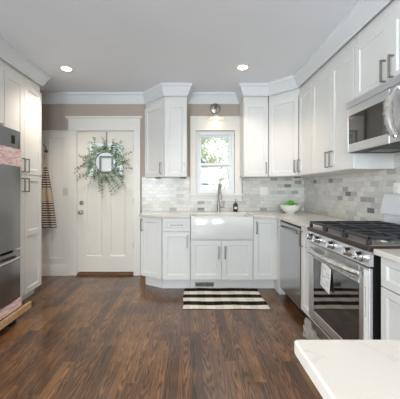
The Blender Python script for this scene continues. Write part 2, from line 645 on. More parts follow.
    def pull(self, x, z, yf, length=0.15, vert=True, r=0.0055, out=0.032):
        """square bar pull standing off a front at y = yf"""
        h = length / 2
        if vert:
            self.box(x - r, x + r, yf - out - r, yf - out + r, z - h, z + h, 0.0012)
            for s in (-1, 1):
                zc = z + s * (h - r)
                self.box(x - r, x + r, yf - out, yf, zc - r, zc + r)
        else:
            self.box(x - h, x + h, yf - out - r, yf - out + r, z - r, z + r, 0.0012)
            for s in (-1, 1):
                xc = x + s * (h - r)
                self.box(xc - r, xc + r, yf - out, yf, z - r, z + r)
        return self

    def build(self, name, mat, parent=None, smooth=True):
        bm = self.bm
        if smooth:
            for f in bm.faces:
                f.smooth = True
            for e in bm.edges:
                if len(e.link_faces) == 2 and e.calc_face_angle(0) > math.radians(33):
                    e.smooth = False
        me = bpy.data.meshes.new(name)
        bm.to_mesh(me)
        bm.free()
        mats = mat if isinstance(mat, (list, tuple)) else [mat]
        for m in mats:
            me.materials.append(m)
        o = bpy.data.objects.new(name, me)
        COL.objects.link(o)
        if parent is not None:
            o.parent = parent
        return o


def tag(o, label=None, cat=None, group=None, kind=None):
    if label: o['label'] = label
    if cat: o['category'] = cat
    if group: o['group'] = group
    if kind: o['kind'] = kind
    return o


def thing(name, loc, rz, label, cat, group=None):
    o = bpy.data.objects.new(name, None)
    o.empty_display_size = 0.1
    COL.objects.link(o)
    o.location = loc
    o.rotation_euler = (0, 0, rz)
    return tag(o, label, cat, group)


def structure(o):
    o['kind'] = 'structure'
    return o


def copy_tree(o, parent=None):
    c = o.copy()
    COL.objects.link(c)
    c.parent = parent
    for ch in list(o.children):
        copy_tree(ch, c)
    return c


def sweep(mb, prof, path):
    """closed profile (out, z) swept along an open path; out is to the right of travel"""
    n = len(path)
    norms = []
    for a, b in zip(path, path[1:]):
        d = Vector((b[0] - a[0], b[1] - a[1])).normalized()
        norms.append(Vector((d.y, -d.x)))
    rings = []
    for i, p in enumerate(path):
        if i == 0: m = norms[0]
        elif i == n - 1: m = norms[-1]
        else:
            n1, n2 = norms[i - 1], norms[i]
            m = (n1 + n2) / (1 + n1.dot(n2))
        rings.append([mb.bm.verts.new((p[0] + m.x * o, p[1] + m.y * o, z)) for o, z in prof])
    k = len(prof)
    fs = []
    for A, B in zip(rings, rings[1:]):
        for j in range(k):
            fs.append(mb.bm.faces.new((A[j], A[(j + 1) % k], B[(j + 1) % k], B[j])))
    fs.append(mb.bm.faces.new(rings[0])); fs.append(mb.bm.faces.new(rings[-1]))
    bmesh.ops.recalc_face_normals(mb.bm, faces=fs)


# ------------------------------------------------------------------ room shell
structure(MB().box(LEFT_X - 0.15, 3.2, REAR_Y - 0.15, BACK_Y + 0.14, -0.10, 0.0).build('floor', M['floor']))
structure(MB().box(LEFT_X - 0.15, 3.2, REAR_Y - 0.15, BACK_Y + 0.14, CEIL, CEIL + 0.12).build('ceiling', M['ceil']))

# back wall with an opening for the entry door and one for the window
DX0, DX1, DTOP = -1.645, -0.812, 2.085
WX0, WX1, WZ0, WZ1 = 0.080, 0.636, 1.175, 2.085
wb = MB()
Y0, Y1 = BACK_Y, BACK_Y + 0.14
wb.box(LEFT_X - 0.15, DX0, Y0, Y1, 0, CEIL)
wb.box(DX0, DX1, Y0, Y1, DTOP, CEIL)
wb.box(DX1, WX0, Y0, Y1, 0, CEIL)
wb.box(WX0, WX1, Y0, Y1, 0, WZ0)
wb.box(WX0, WX1, Y0, Y1, WZ1, CEIL)
wb.box(WX1, RIGHT_X + 0.15, Y0, Y1, 0, CEIL)
structure(wb.build('wall_back', M['taupe']))

structure(MB().box(RIGHT_X, RIGHT_X + 0.15, -0.32, BACK_Y, 0, CEIL).build('wall_right', M['taupe']))
# behind the camera the room widens to the right
wr = MB()
wr.box(RIGHT_X + 0.15, 3.2, -0.32, -0.17, 0, CEIL)
wr.box(3.05, 3.2, REAR_Y, -0.32, 0, CEIL)
structure(wr.build('wall_dining', M['taupe']))
# left wall with a side window opening behind the camera
wl = MB()
SY0, SY1, SZ0, SZ1 = -2.2, -0.4, 0.65, 2.25
wl.box(LEFT_X - 0.15, LEFT_X, REAR_Y, SY0, 0, CEIL)
wl.box(LEFT_X - 0.15, LEFT_X, SY1, BACK_Y, 0, CEIL)
wl.box(LEFT_X - 0.15, LEFT_X, SY0, SY1, 0, SZ0)
wl.box(LEFT_X - 0.15, LEFT_X, SY0, SY1, SZ1, CEIL)
structure(wl.build('wall_left', M['taupe']))
# rear wall with two window openings
wz = MB()
RZ0, RZ1 = 0.65, 2.25
xs = [LEFT_X - 0.15, -2.1, -0.8, 0.0, 1.3, 3.2]
for i in range(0, 5):
    a, b = xs[i], xs[i + 1]
    if i in (1, 3):
        wz.box(a, b, REAR_Y - 0.15, REAR_Y, 0, RZ0)
        wz.box(a, b, REAR_Y - 0.15, REAR_Y, RZ1, CEIL)
    else:
        wz.box(a, b, REAR_Y - 0.15, REAR_Y, 0, CEIL)
structure(wz.build('wall_rear', M['taupe']))


def plain_window(name, axis, a0, a1, z0, z1, c):
    """simple double-hung frame and pane; axis 'x' lies along x at y = c"""
    f = MB()
    def B(u0, u1, v0, v1, d0, d1):
        if axis == 'x': f.box(u0, u1, c + d0, c + d1, v0, v1)
        else: f.box(c + d0, c + d1, u0, u1, v0, v1)
    w = 0.06
    B(a0, a0 + w, z0, z1, -0.04, 0.04); B(a1 - w, a1, z0, z1, -0.04, 0.04)
    B(a0 + w, a1 - w, z0, z0 + w, -0.04, 0.04); B(a0 + w, a1 - w, z1 - w, z1, -0.04, 0.04)
    B(a0 + w, a1 - w, (z0 + z1) / 2 - 0.03, (z0 + z1) / 2 + 0.03, -0.04, 0.04)
    o = structure(f.build(name, M['vinyl']))
    g = MB()
    if axis == 'x': g.box(a0 + w, a1 - w, c - 0.003, c + 0.003, z0 + w, z1 - w)
    else: g.box(c - 0.003, c + 0.003, a0 + w, a1 - w, z0 + w, z1 - w)
    g.build('pane', M['glass'], o)
    return o


plain_window('window_2', 'x', -2.1, -0.8, RZ0, RZ1, REAR_Y - 0.08)
plain_window('window_3', 'x', 0.0, 1.3, RZ0, RZ1, REAR_Y - 0.08)
plain_window('window_4', 'y', SY0, SY1, SZ0, SZ1, LEFT_X - 0.08)

# marble brick backsplash on the two kitchen walls
bs = MB()
BT = 0.010
bs.box(-0.700, -0.012, BACK_Y - BT, BACK_Y, 0.90, 1.42)
bs.box(-0.012, 0.750, BACK_Y - BT, BACK_Y, 0.90, 1.075)
bs.box(0.750, RIGHT_X - BT, BACK_Y - BT, BACK_Y, 0.90, 1.42)
structure(bs.build('wall_backsplash', M['tile_x']))
structure(MB().box(RIGHT_X - BT, RIGHT_X, 0.30, BACK_Y, 0.88, 1.56).build('wall_backsplash_side', M['tile_y']))

# painted panelling left of the entry door, with its cap rail
wp = MB()
PX0, PX1, PT = LEFT_X, -1.757, 2.067
wp.box(PX0, PX1, BACK_Y - 0.008, BACK_Y, 0, PT)
for a, b in ((-2.28, -2.20), (-2.08, -2.02), (-1.832, -1.757)):
    wp.box(a, b, BACK_Y - 0.022, BACK_Y - 0.008, 0.25, 1.965, 0.002)
wp.box(PX0, PX1, BACK_Y - 0.022, BACK_Y - 0.008, 1.965, PT, 0.002)
wp.box(PX0, PX1, BACK_Y - 0.022, BACK_Y - 0.008, 0.14, 0.25, 0.002)
wp.box(PX0, PX1, BACK_Y - 0.030, BACK_Y, PT, PT + 0.018, 0.002)
structure(wp.build('trim_1', M['trim']))
bb = MB()
bb.prism([(BACK_Y, 0), (BACK_Y - 0.034, 0), (BACK_Y - 0.034, 0.135), (BACK_Y - 0.026, 0.155), (BACK_Y, 0.155)], PX0, PX1, 'x')
structure(bb.build('baseboard_back', M['trim']))

# door casing with a craftsman header
dc = MB()
CY = BACK_Y - 0.024
dc.box(-1.757, DX0 + 0.004, CY, BACK_Y, 0, DTOP, 0.002)
dc.box(DX1 - 0.004, -0.722, CY, BACK_Y, 0, DTOP, 0.002)
dc.box(-1.765, -0.714, CY - 0.004, BACK_Y, DTOP, 2.095, 0.002)
dc.box(-1.757, -0.722, CY, BACK_Y, 2.095, 2.262, 0.002)
dc.box(-1.790, -0.690, CY - 0.022, BACK_Y, 2.262, 2.285, 0.003)
dc.box(-1.780, -0.700, CY - 0.012, BACK_Y, 2.250, 2.262, 0.002)
# jambs
dc.box(DX0, DX0 + 0.012, BACK_Y, BACK_Y + 0.13, 0, DTOP)
dc.box(DX1 - 0.012, DX1, BACK_Y, BACK_Y + 0.13, 0, DTOP)
dc.box(DX0 + 0.012, DX1 - 0.012, BACK_Y, BACK_Y + 0.13, DTOP - 0.012, DTOP)
structure(dc.build('trim_2', M['trim']))
structure(MB().box(DX0 + 0.012, DX1 - 0.012, BACK_Y - 0.02, BACK_Y + 0.13, 0, 0.030, 0.004).build('trim_3', M['oak']))

# the entry door: stiles and rails around a pane above and two tall panels below
ex0, ex1 = DX0 + 0.014, DX1 - 0.014
ez0, ez1 = 0.045, DTOP - 0.014
dy0, dy1 = BACK_Y + 0.012, BACK_Y + 0.055
gx0, gx1, gz0, gz1 = -1.485, -0.972, 1.420, 1.925
px = [(-1.500, -1.282), (-1.158, -0.945)]
pz0, pz1 = 0.268, 1.310
d = MB()
d.box(ex0, gx0 if gx0 < px[0][0] else px[0][0], dy0, dy1, ez0, ez1)
d.box(px[1][1], ex1, dy0, dy1, ez0, ez1)
d.box(px[0][0], px[1][1], dy0, dy1, ez0, pz0)
d.box(px[0][1], px[1][0], dy0, dy1, pz0, pz1)
d.box(px[0][0], px[1][1], dy0, dy1, pz1, gz0)
d.box(px[0][0], px[1][1], dy0, dy1, gz1, ez1)
d.box(px[0][0], gx0, dy0, dy1, gz0, gz1)
d.box(gx1, px[1][1], dy0, dy1, gz0, gz1)
for a, b in px:
    d.box(a, b, dy0 + 0.014, dy1 - 0.012, pz0, pz1)
    d.prism([(dy0 + 0.001, pz0), (dy0 + 0.014, pz0), (dy0 + 0.014, pz0 + 0.016)], a, b, 'x')
    for q0, q1 in ((a, a + 0.012), (b, b - 0.012)):
        d.prism([(q0, dy0 + 0.001), (q0, dy0 + 0.014), (q1, dy0 + 0.014)], pz0 + 0.016, pz1)
door = structure(d.build('door_1', M['doorp'], smooth=False))
g = MB()
for a, b, c_, e in ((gx0, gx0 + 0.014, gz0, gz1), (gx1 - 0.014, gx1, gz0, gz1), (gx0 + 0.014, gx1 - 0.014, gz0, gz0 + 0.014), (gx0 + 0.014, gx1 - 0.014, gz1 - 0.014, gz1)):
    g.box(a, b, dy0 - 0.006, dy0 + 0.02, c_, e, 0.002)
g.build('glazing_bead', M['doorp'], door)
MB().box(gx0 + 0.012, gx1 - 0.012, dy0 + 0.018, dy0 + 0.024, gz0 + 0.012, gz1 - 0.012).build('pane', M['glass'], door)
RX = Matrix.Rotation(PI / 2, 4, 'X')       # turns +z to -y
kb = MB()
kb.lathe([(0, 0), (0.030, 0), (0.030, 0.006), (0.014, 0.010), (0.012, 0.034), (0.024, 0.042), (0.030, 0.055), (0.026, 0.068), (0.014, 0.074), (0, 0.075)],
         mat=Matrix.Translation((-1.577, dy0, 0.905)) @ RX)
kb.build('door_knob', M['nickel'], door)
kb = MB()
kb.lathe([(0, 0), (0.030, 0), (0.030, 0.008), (0.024, 0.018), (0.010, 0.020), (0.010, 0.024), (0, 0.024)], mat=Matrix.Translation((-1.577, dy0, 1.045)) @ RX)
kb.build('deadbolt', M['nickel'], door)
for hz in (1.83, 1.06, 0.43):
    h = MB()
    h.tube([(ex1 + 0.004, dy0 - 0.006, hz - 0.05), (ex1 + 0.004, dy0 - 0.006, hz + 0.05)], 0.006, 8)
    h.build('hinge', M['dark_metal'], door)

# kitchen window: casing, header, stool and apron
wc = MB()
wc.box(WX0 - 0.085, WX0, CY, BACK_Y, WZ0, WZ1, 0.002)
wc.box(WX1, WX1 + 0.100, CY, BACK_Y, WZ0, WZ1, 0.002)
wc.box(WX0 - 0.085, WX1 + 0.100, CY - 0.002, BACK_Y, WZ1, 2.292, 0.002)
wc.box(WX0 - 0.100, WX1 + 0.112, CY - 0.030, BACK_Y, WZ0 - 0.026, WZ0, 0.003)
wc.box(WX0 - 0.092, WX1 + 0.104, CY, BACK_Y, 1.070, WZ0 - 0.026, 0.002)
structure(wc.build('trim_4', M['trim']))
wf = MB()
fy0, fy1 = BACK_Y + 0.03, BACK_Y + 0.11
fw = 0.042
wf.box(WX0, WX0 + fw, fy0, fy1, WZ0, WZ1, 0.003)
wf.box(WX1 - fw, WX1, fy0, fy1, WZ0, WZ1, 0.003)
wf.box(WX0 + fw, WX1 - fw, fy0, fy1, WZ1 - 0.050, WZ1, 0.003)
wf.box(WX0 + fw, WX1 - fw, fy0, fy1, WZ0, WZ0 + 0.030, 0.003)
# reveal boards of the opening
win = structure(wf.build('window_1', M['vinyl']))
def sash(name, z0, z1, y):
    s = MB()
    a, b, w = WX0 + fw, WX1 - fw, 0.032
    s.box(a, a + w, y, y + 0.03, z0, z1, 0.003); s.box(b - w, b, y, y + 0.03, z0, z1, 0.003)
    s.box(a + w, b - w, y, y + 0.03, z0, z0 + 0.038, 0.003); s.box(a + w, b - w, y, y + 0.03, z1 - 0.034, z1, 0.003)
    o = s.build('sash', M['vinyl'], win)
    MB().box(a + w, b - w, y + 0.012, y + 0.018, z0 + 0.038, z1 - 0.034).build('pane', M['glass'], o)
zm = 1.585
sash('upper_sash', zm - 0.010, WZ1 - 0.050, fy0 + 0.045)
sash('lower_sash', WZ0 + 0.030, zm + 0.035, fy0 + 0.008)
MB().box(0.345, 0.395, fy0 - 0.004, fy0 + 0.02, zm + 0.035, zm + 0.048, 0.003).build('sash_lock', M['vinyl'], win)

# crown moulding: one run round walls and cabinet tops
crown_prof = [(0, 2.470), (0.010, 2.470), (0.012, 2.488), (0.018, 2.492), (0.024, 2.508), (0.034, 2.532), (0.046, 2.556), (0.056, 2.578), (0.066, 2.584), (0.070, 2.590), (0.070, CEIL), (0, CEIL)]
UF = 0.330         # depth of wall cabinets including their fronts
UY = BACK_Y - UF
RXF = RIGHT_X - UF - 0.005
PANTRY_X = -1.78
path = [(LEFT_X, 1.60), (PANTRY_X, 1.60), (PANTRY_X, 3.235), (LEFT_X, 3.235), (LEFT_X, BACK_Y), (-0.648, BACK_Y), (-0.349, UY), (-0.048, UY), (-0.048, BACK_Y),
        (0.706, BACK_Y), (0.706, UY), (1.033, UY), (RXF, BACK_Y - 0.62), (RXF, 0.75), (RIGHT_X, 0.75), (RIGHT_X, -0.17)]
cm = MB()
sweep(cm, crown_prof, path)
structure(cm.build('trim_5', M['crown']))

# ------------------------------------------------------------------ cabinets
LEFT_WALL_ROT = PI / 2
RIGHT_WALL_ROT = -PI / 2
CABT = 2.52


def cabinet(name, loc, rz, label, w, depth, z0, z1, fronts, group=None, toe=0.0, toe_in=0.10, ft=0.020, cat='cabinet'):
    """origin back left on the floor, front towards -y; fronts: (kind, x0, x1, z0, z1, handle or None, rails)"""
    t = thing(name, loc, rz, label, cat, group)
    c = MB()
    yf = -depth + ft + 0.002
    c.box(0, w, yf, 0, z0, z1)
    c.build('carcass', M['cab'], t)
    if toe:
        MB().box(0, w, -depth + toe_in, -0.02, 0, z0).build('plinth', M['cab'], t)
    for fr in fronts:
        kind, x0, x1, a, b, hd = fr[:6]
        rails = fr[6] if len(fr) > 6 else ()
        fb = MB()
        fb.shaker(x0, x1, a, b, -depth + ft, -depth, frame=0.057 if kind == 'door' else 0.04, rails=rails)
        f = fb.build(kind, M['cab'], t)
        if hd:
            hx, hz, vert = hd[:3]
            MB().pull(hx, hz, -depth, hd[3] if len(hd) > 3 else 0.15, vert).build('handle', M['nickel'], f)
    return t


G_TALL = None
# left wall: tall pantry and the cupboard over the refrigerator
LD = PANTRY_X - (LEFT_X + 0.005)
cabinet('pantry_cabinet', (LEFT_X + 0.005, 2.585, 0), LEFT_WALL_ROT, 'tall white pantry cabinet with four doors beside the refrigerator', 0.645, LD, 0.10, CABT, [
    ('door', 0.003, 0.303, 1.400, 2.385, (0.303 - 0.035, 1.495, True)),
    ('door', 0.308, 0.642, 1.400, 2.385, (0.308 + 0.035, 1.495, True)),
    ('door', 0.003, 0.303, 0.104, 1.390, (0.303 - 0.035, 1.285, True), (0.757,)),
    ('door', 0.308, 0.642, 0.104, 1.390, (0.308 + 0.035, 1.285, True), (0.757,)),
], toe=0.1, toe_in=0.09)
cabinet('over_fridge_cabinet', (LEFT_X + 0.005, 1.605, 0), LEFT_WALL_ROT, 'white cupboard mounted above the refrigerator', 0.977, LD, 1.86, CABT, [
    ('door', 0.003, 0.486, 1.865, 2.385, (0.45, 1.95, True)),
    ('door', 0.491, 0.974, 1.865, 2.385, (0.53, 1.95, True)),
])
MB_ = None

# back wall uppers left of the window
UB = 1.405
def angled_upper(name, label, pts, z0, z1, pa, pb, hx, ext=None):
    """prism carcass, with a door along the edge pa -> pb (left to right seen from the room)"""
    t = thing(name, (pa[0], pa[1], 0), 0, label, 'cabinet', None)
    ox, oy = pa
    MB().prism([(p[0] - ox, p[1] - oy) for p in pts], z0, z1).build('carcass', M['cab'], t)
    return t


def door_on(t, pa, pb, z0, z1, hd, inset=0.004, ft=0.02, rails=(), kind='door', ):
    """door on the face pa -> pb of an angled cabinet whose origin is at pa, unrotated"""
    L = math.hypot(pb[0] - pa[0], pb[1] - pa[1])
    ang = math.atan2(pb[1] - pa[1], pb[0] - pa[0])
    m = MB()
    m.shaker(inset, L - inset, z0, z1, -0.001, -ft, rails=rails)
    f = m.build(kind, M['cab'], t)
    f.rotation_euler = (0, 0, ang)
    if hd:
        x = hd[0] if hd[0] > 0 else L + hd[0]
        MB().pull(x, hd[1], -ft, 0.15, True).build('handle', M['nickel'], f)
    return f


ft = 0.02
# the straight wall cabinet's front plane is UY; carcass front is ft behind it
a0 = (-0.645, BACK_Y - 0.012); a1 = (-0.349, UY + ft)
t = angled_upper('corner_wall_cabinet', 'white wall cabinet with one door angled back towards the entry door', [a0, a1, (-0.349, BACK_Y - 0.011), (-0.6455, BACK_Y - 0.011)], UB, CABT, a0, a1, 0)
door_on(t, a0, a1, UB + 0.003, 2.385, (-0.035, UB + 0.115))
cabinet('wall_cabinet', (-0.347, BACK_Y - 0.011, 0), 0, 'narrow white wall cabinet hung just left of the kitchen window', 0.299, UF - 0.011, UB, CABT,
        [('door', 0.004, 0.296, UB + 0.003, 2.385, (0.296 - 0.035, UB + 0.115, True))])
# right of the window
cabinet('wall_cabinet', (0.706, BACK_Y - 0.011, 0), 0, 'white wall cabinet hung just right of the kitchen window', 0.326, UF - 0.011, UB, CABT,
        [('door', 0.006, 0.323, UB + 0.003, 2.385, (0.323 - 0.035, UB + 0.115, True))])
k = ft * 0.7071
c0 = (1.035 + k * 0.6, UY + ft * 0.9); c1 = (RXF + ft * 0.9, BACK_Y - 0.62 + k * 0.6)
t = angled_upper('corner_wall_cabinet', 'white diagonal wall cabinet filling the corner above the bowl of green fruit',
                 [c0, c1, (RIGHT_X - 0.012, c1[1]), (RIGHT_X - 0.012, BACK_Y - 0.011), (c0[0], BACK_Y - 0.011)], UB, CABT, c0, c1, 0)
door_on(t, c0, c1, UB + 0.003, 2.385, (-0.045, UB + 0.115), inset=0.008)

# right wall uppers (local x runs towards the camera)
RW = RIGHT_X - 0.011
RD = RW - RXF
ys = 3.27
cabinet('wall_cabinet', (RW, ys, 0), RIGHT_WALL_ROT, 'slim white wall cabinet between the corner cabinet and the double-door one', 0.345, RD, UB, CABT,
        [('door', 0.004, 0.342, UB + 0.003, 2.385, (0.040, UB + 0.115, True))])
cabinet('wall_cabinet', (RW, ys - 0.347, 0), RIGHT_WALL_ROT, 'white double-door wall cabinet to the left of the microwave', 0.756, RD, UB, CABT,
        [('door', 0.003, 0.393, UB + 0.003, 2.385, (0.393 - 0.035, UB + 0.115, True)),
         ('door', 0.397, 0.753, UB + 0.003, 2.385, (0.397 + 0.035, UB + 0.115, True))])
MWY = 2.160
cabinet('wall_cabinet', (RW, MWY, 0), RIGHT_WALL_ROT, 'short white double-door wall cabinet above the microwave', 0.764, RD, 1.932, CABT,
        [('door', 0.003, 0.380, 1.936, 2.385, (0.380 - 0.035, 2.035, True)),
         ('door', 0.384, 0.761, 1.936, 2.385, (0.384 + 0.035, 2.035, True))])
cabinet('wall_cabinet', (RW, MWY - 0.766, 0), RIGHT_WALL_ROT, 'white wall cabinet right of the microwave', 0.62, RD, UB, CABT,
        [('door', 0.003, 0.308, UB + 0.003, 2.385, (0.308 - 0.035, UB + 0.115, True)),
         ('door', 0.312, 0.617, UB + 0.003, 2.385, (0.312 + 0.035, UB + 0.115, True))])

# base cabinets along the back wall
BD = 0.620          # depth to the front of the doors
BF = BACK_Y - 0.011 - BD       # plane of the doors, about 3.27
BTOP = 0.892
BB = 0.145
a0 = (-0.630, 3.455); a1 = (-0.342, BF + ft)
t = thing('corner_base_cabinet', (a0[0], a0[1], 0), 0, 'white base cabinet with an angled door at the end nearest the entry door', 'cabinet')
ox, oy = a0
MB().prism([(0, 0), (a1[0] - ox, a1[1] - oy), (a1[0] - ox, 3.888 - oy), (0, 3.888 - oy)], BB, BTOP).build('carcass', M['cab'], t)
MB().prism([(0.045, 0.065), (a1[0] - ox, 3.378 - oy), (a1[0] - ox, 3.88 - oy), (0.045, 3.88 - oy)], 0, BB).build('plinth', M['cab'], t)
door_on(t, a0, a1, BB, 0.888, (0.035, 0.79))
cabinet('base_cabinet', (-0.340, BACK_Y - 0.011, 0), 0, 'white base cabinet with one drawer over one door left of the sink', 0.338, BD, BB, BTOP, [
    ('drawer', 0.004, 0.334, 0.728, 0.888, (0.169, 0.808, False)),
    ('door', 0.004, 0.334, BB, 0.722, (0.334 - 0.035, 0.61, True))], toe=1, toe_in=0.112)
SX0, SX1 = 0.0, 0.756
cabinet('sink_base_cabinet', (SX0, BACK_Y - 0.011, 0), 0, 'white two-door base cabinet under the apron sink', 0.756, BD, BB, 0.635, [
    ('door', 0.003, 0.376, BB, 0.620, (0.376 - 0.035, 0.475, True)),
    ('door', 0.380, 0.753, BB, 0.620, (0.380 + 0.035, 0.475, True))], toe=1, toe_in=0.112)
BFX = 1.050         # plane of the right-hand fronts
t = cabinet('base_cabinet', (0.758, BACK_Y - 0.011, 0), 0, 'white single-door base cabinet between the sink and the dishwasher corner', 0.292, BD, BB, BTOP, [
    ('door', 0.004, 0.289, BB, 0.888, (0.040, 0.775, True))], toe=1, toe_in=0.112)
# corner stile and the carcass running into the corner
MB().prism([(0.292, -0.602), (0.292, -0.700), (0.310, -0.700), (0.310, -0.60), (0.86, -0.60), (0.86, -0.005), (0.292, -0.005)], BB, BTOP).build('corner_filler', M['cab'], t)
MB().box(0.292, 0.40, -0.700, -0.512, 0, BB).build('plinth', M['cab'], t)

# right wall: narrow pull-out between dishwasher and range, then drawers past the range
cabinet('base_cabinet', (RW, 2.566, 0), RIGHT_WALL_ROT, 'narrow white filler cabinet between the dishwasher and the range', 0.345, RW - BFX, 0.10, BTOP, [
    ('door', 0.004, 0.341, 0.104, 0.888, (0.040, 0.775, True))], toe=1, toe_in=0.09)
NFX = 1.012
cabinet('drawer_cabinet', (RW, 1.440, 0), RIGHT_WALL_ROT, 'white drawer base cabinet on the near side of the range', 0.862, RW - NFX, 0.10, BTOP, [
    ('drawer', 0.004, 0.858, 0.730, 0.888, (0.431, 0.809, False)),
    ('drawer', 0.004, 0.858, 0.420, 0.724, (0.431, 0.600, False)),
    ('drawer', 0.004, 0.858, 0.104, 0.414, (0.431, 0.290, False))], toe=1, toe_in=0.09)
# peninsula: panelled base under the near worktop
cabinet('peninsula_cabinet', (RW, -0.070, 0), PI, 'white panelled peninsula base under the near worktop corner', RW - 0.27, 0.62, 0.10, BTOP, [
    ('door', 0.004, 0.455, 0.104, 0.888, None), ('door', 0.459, 0.910, 0.104, 0.888, None), ('door', 0.914, RW - 0.274, 0.104, 0.888, None)], toe=1, toe_in=0.09)

# ------------------------------------------------------------------ worktops
CT0, CT1 = 0.893, 0.923
ct = MB()
WY = BACK_Y - BT - 0.001
ct.prism([(-0.658, WY), (-0.658, 3.437), (-0.352, BF - 0.025), (SX0 - 0.002, BF - 0.025), (SX0 - 0.002, 3.70), (SX1 + 0.002, 3.70), (SX1 + 0.002, BF - 0.025),
          (BFX - 0.055, BF - 0.025), (BFX - 0.025, BF - 0.055), (BFX - 0.025, 2.222), (RW, 2.222), (RW, WY)], CT0, CT1, bev=0.0025)
tag(ct.build('countertop', M['quartz'], smooth=False), 'white quartz countertop running from the entry door round the corner to the range', 'countertop')
ct = MB()
ct.prism([(RW, 1.447), (NFX - 0.034, 1.447), (NFX - 0.034, 0.577), (0.226, 0.577), (0.221, 0.575), (0.219, 0.570), (0.219, -0.10), (RW, -0.10)], CT0, CT1, bev=0.004)
tag(ct.build('peninsula_countertop', M['quartz'], smooth=False), 'white quartz peninsula worktop with a rounded near corner by the range', 'countertop')

# ------------------------------------------------------------------ apron sink, faucet, soap
t = thing('apron_sink', (SX0, BF, 0), 0, 'white fireclay apron-front sink under the window', 'sink')
s = MB()
sw = SX1 - SX0
zt, zb = 0.912, 0.640
f0, f1, wt = -0.030, 3.695 - BF, 0.026
s.box(0.002, sw - 0.002, f0, f0 + 0.032, zb, zt, 0.010, 2)
s.box(0.002, wt, f0 + 0.032, f1, zb + 0.01, zt, 0.004)
s.box(sw - wt, sw - 0.002, f0 + 0.032, f1, zb + 0.01, zt, 0.004)
s.box(wt, sw - wt, f1 - wt, f1, zb + 0.01, zt, 0.004)
s.box(wt, sw - wt, f0 + 0.032, f1 - wt, zb + 0.01, zb + 0.03)
s.build('basin', M['fireclay'], t)
MB().lathe([(0, 0), (0.045, 0), (0.045, 0.004), (0.03, 0.005), (0, 0.002)], (sw / 2, f1 / 2, zb + 0.030)).build('drain', M['chrome'], t)

fx, fy = 0.396, 3.785
t = thing('kitchen_faucet', (fx, fy, CT1), 0, 'brushed steel gooseneck pull-down faucet behind the sink', 'faucet')
m = MB()
m.lathe([(0, 0), (0.028, 0), (0.028, 0.006), (0.021, 0.010), (0.021, 0.105), (0.016, 0.112), (0, 0.112)], (0, 0, 0), 20)
m.build('body', M['nickel'], t)
m = MB()
pts = [(0, 0, 0.10), (0, 0, 0.30)]
for i in range(1, 11):
    a = PI * i / 10
    pts.append((0, -0.085 + 0.085 * math.cos(a), 0.30 + 0.085 * math.sin(a)))
pts.append((0, -0.17, 0.27))
m.tube(pts, 0.0145, 12)
m.build('spout', M['nickel'], t)
m = MB()
m.lathe([(0, 0), (0.019, 0), (0.020, 0.02), (0.017, 0.10), (0.0135, 0.11), (0, 0.11)], (0, -0.17, 0.175), 16)
m.build('spray_head', M['nickel'], t)
m = MB()
m.tube([(0.018, 0, 0.07), (0.078, 0, 0.07)], 0.013, 12)
m.tube([(0.068, 0, 0.07), (0.074, 0, 0.16)], [0.007, 0.005], 8)
m.build('lever', M['nickel'], t)

t = thing('soap_dispenser', (0.633, 3.80, CT1), 0, 'dark brown soap bottle with a silver pump right of the faucet', 'soap bottle')
m = MB()
m.lathe([(0, 0), (0.032, 0), (0.034, 0.004), (0.034, 0.098), (0.028, 0.112), (0.014, 0.120), (0.014, 0.132), (0, 0.132)], seg=20)
m.build('bottle', M['soap'], t)
m = MB()
m.lathe([(0, 0.132), (0.015, 0.132), (0.015, 0.146), (0.005, 0.148), (0.005, 0.172), (0.009, 0.173), (0.009, 0.182), (0, 0.182)], seg=14)
m.box(-0.006, 0.006, -0.04, 0.0, 0.174, 0.181, 0.002)
m.build('pump', M['nickel'], t)
m = MB()
def lab(u, v):
    a = -PI / 2 + (u - 0.5) * 1.1
    return (0.0346 * math.cos(a), 0.0346 * math.sin(a), 0.042 + 0.022 * v + 0.004 * math.sin(9 * u))
m.grid(lab, 10, 1, 0.0006)
m.build('label', M['paper'], t)

# ------------------------------------------------------------------ fruit bowl
bx, by = 1.330, 3.600
t = thing('fruit_bowl', (bx, by, CT1), 0, 'white footed ceramic bowl in the counter corner', 'bowl')
m = MB()
m.lathe([(0, 0.004), (0.058, 0.0), (0.062, 0.004), (0.062, 0.012), (0.085, 0.022), (0.118, 0.055), (0.134, 0.095), (0.150, 0.104), (0.149, 0.109), (0.130, 0.103), (0.112, 0.060), (0.080, 0.028), (0, 0.020)], seg=40)
m.build('bowl_body', M['ceramic'], t)
def apple(loc, rot, label):
    t = thing('green_apple', loc, 0, label, 'fruit', 'green fruit in the bowl')
    t.rotation_euler = rot
    m = MB()
    prof = []
    for i in range(15):
        a = -PI / 2 + PI * i / 14
        r = 0.036 * math.cos(a) * (1 + 0.08 * math.sin(a))
        z = 0.034 * math.sin(a)
        if i == 14: z -= 0.010; r = 0
        if i == 13: z -= 0.002
        if i == 0: z += 0.006; r = 0
        prof.append((max(r, 0), z))
    m.lathe(prof, seg=20)
    m.build('flesh', M['lime'], t)
    m = MB()
    m.tube([(0, 0, 0.020), (0.001, 0, 0.034), (0.004, 0.001, 0.043)], 0.0016, 6)
    m.build('stem', M['stem'], t)
z0 = CT1 + 0.090
apple((bx - 0.062, by - 0.030, z0 + 0.012), (0.3, -0.4, 0), 'green fruit at the left side of the white bowl')
apple((bx + 0.052, by - 0.048, z0 + 0.010), (0.4, 0.5, 0), 'green fruit at the right front of the white bowl')
apple((bx + 0.066, by + 0.036, z0 + 0.012), (-0.3, 0.3, 1), 'green fruit at the right back of the white bowl')
apple((bx - 0.012, by + 0.062, z0 + 0.010), (-0.5, 0.1, 2), 'green fruit at the back of the white bowl')
apple((bx + 0.004, by - 0.002, z0 + 0.045), (0.2, 0.2, 0.5), 'topmost green fruit, resting on the others in the bowl')

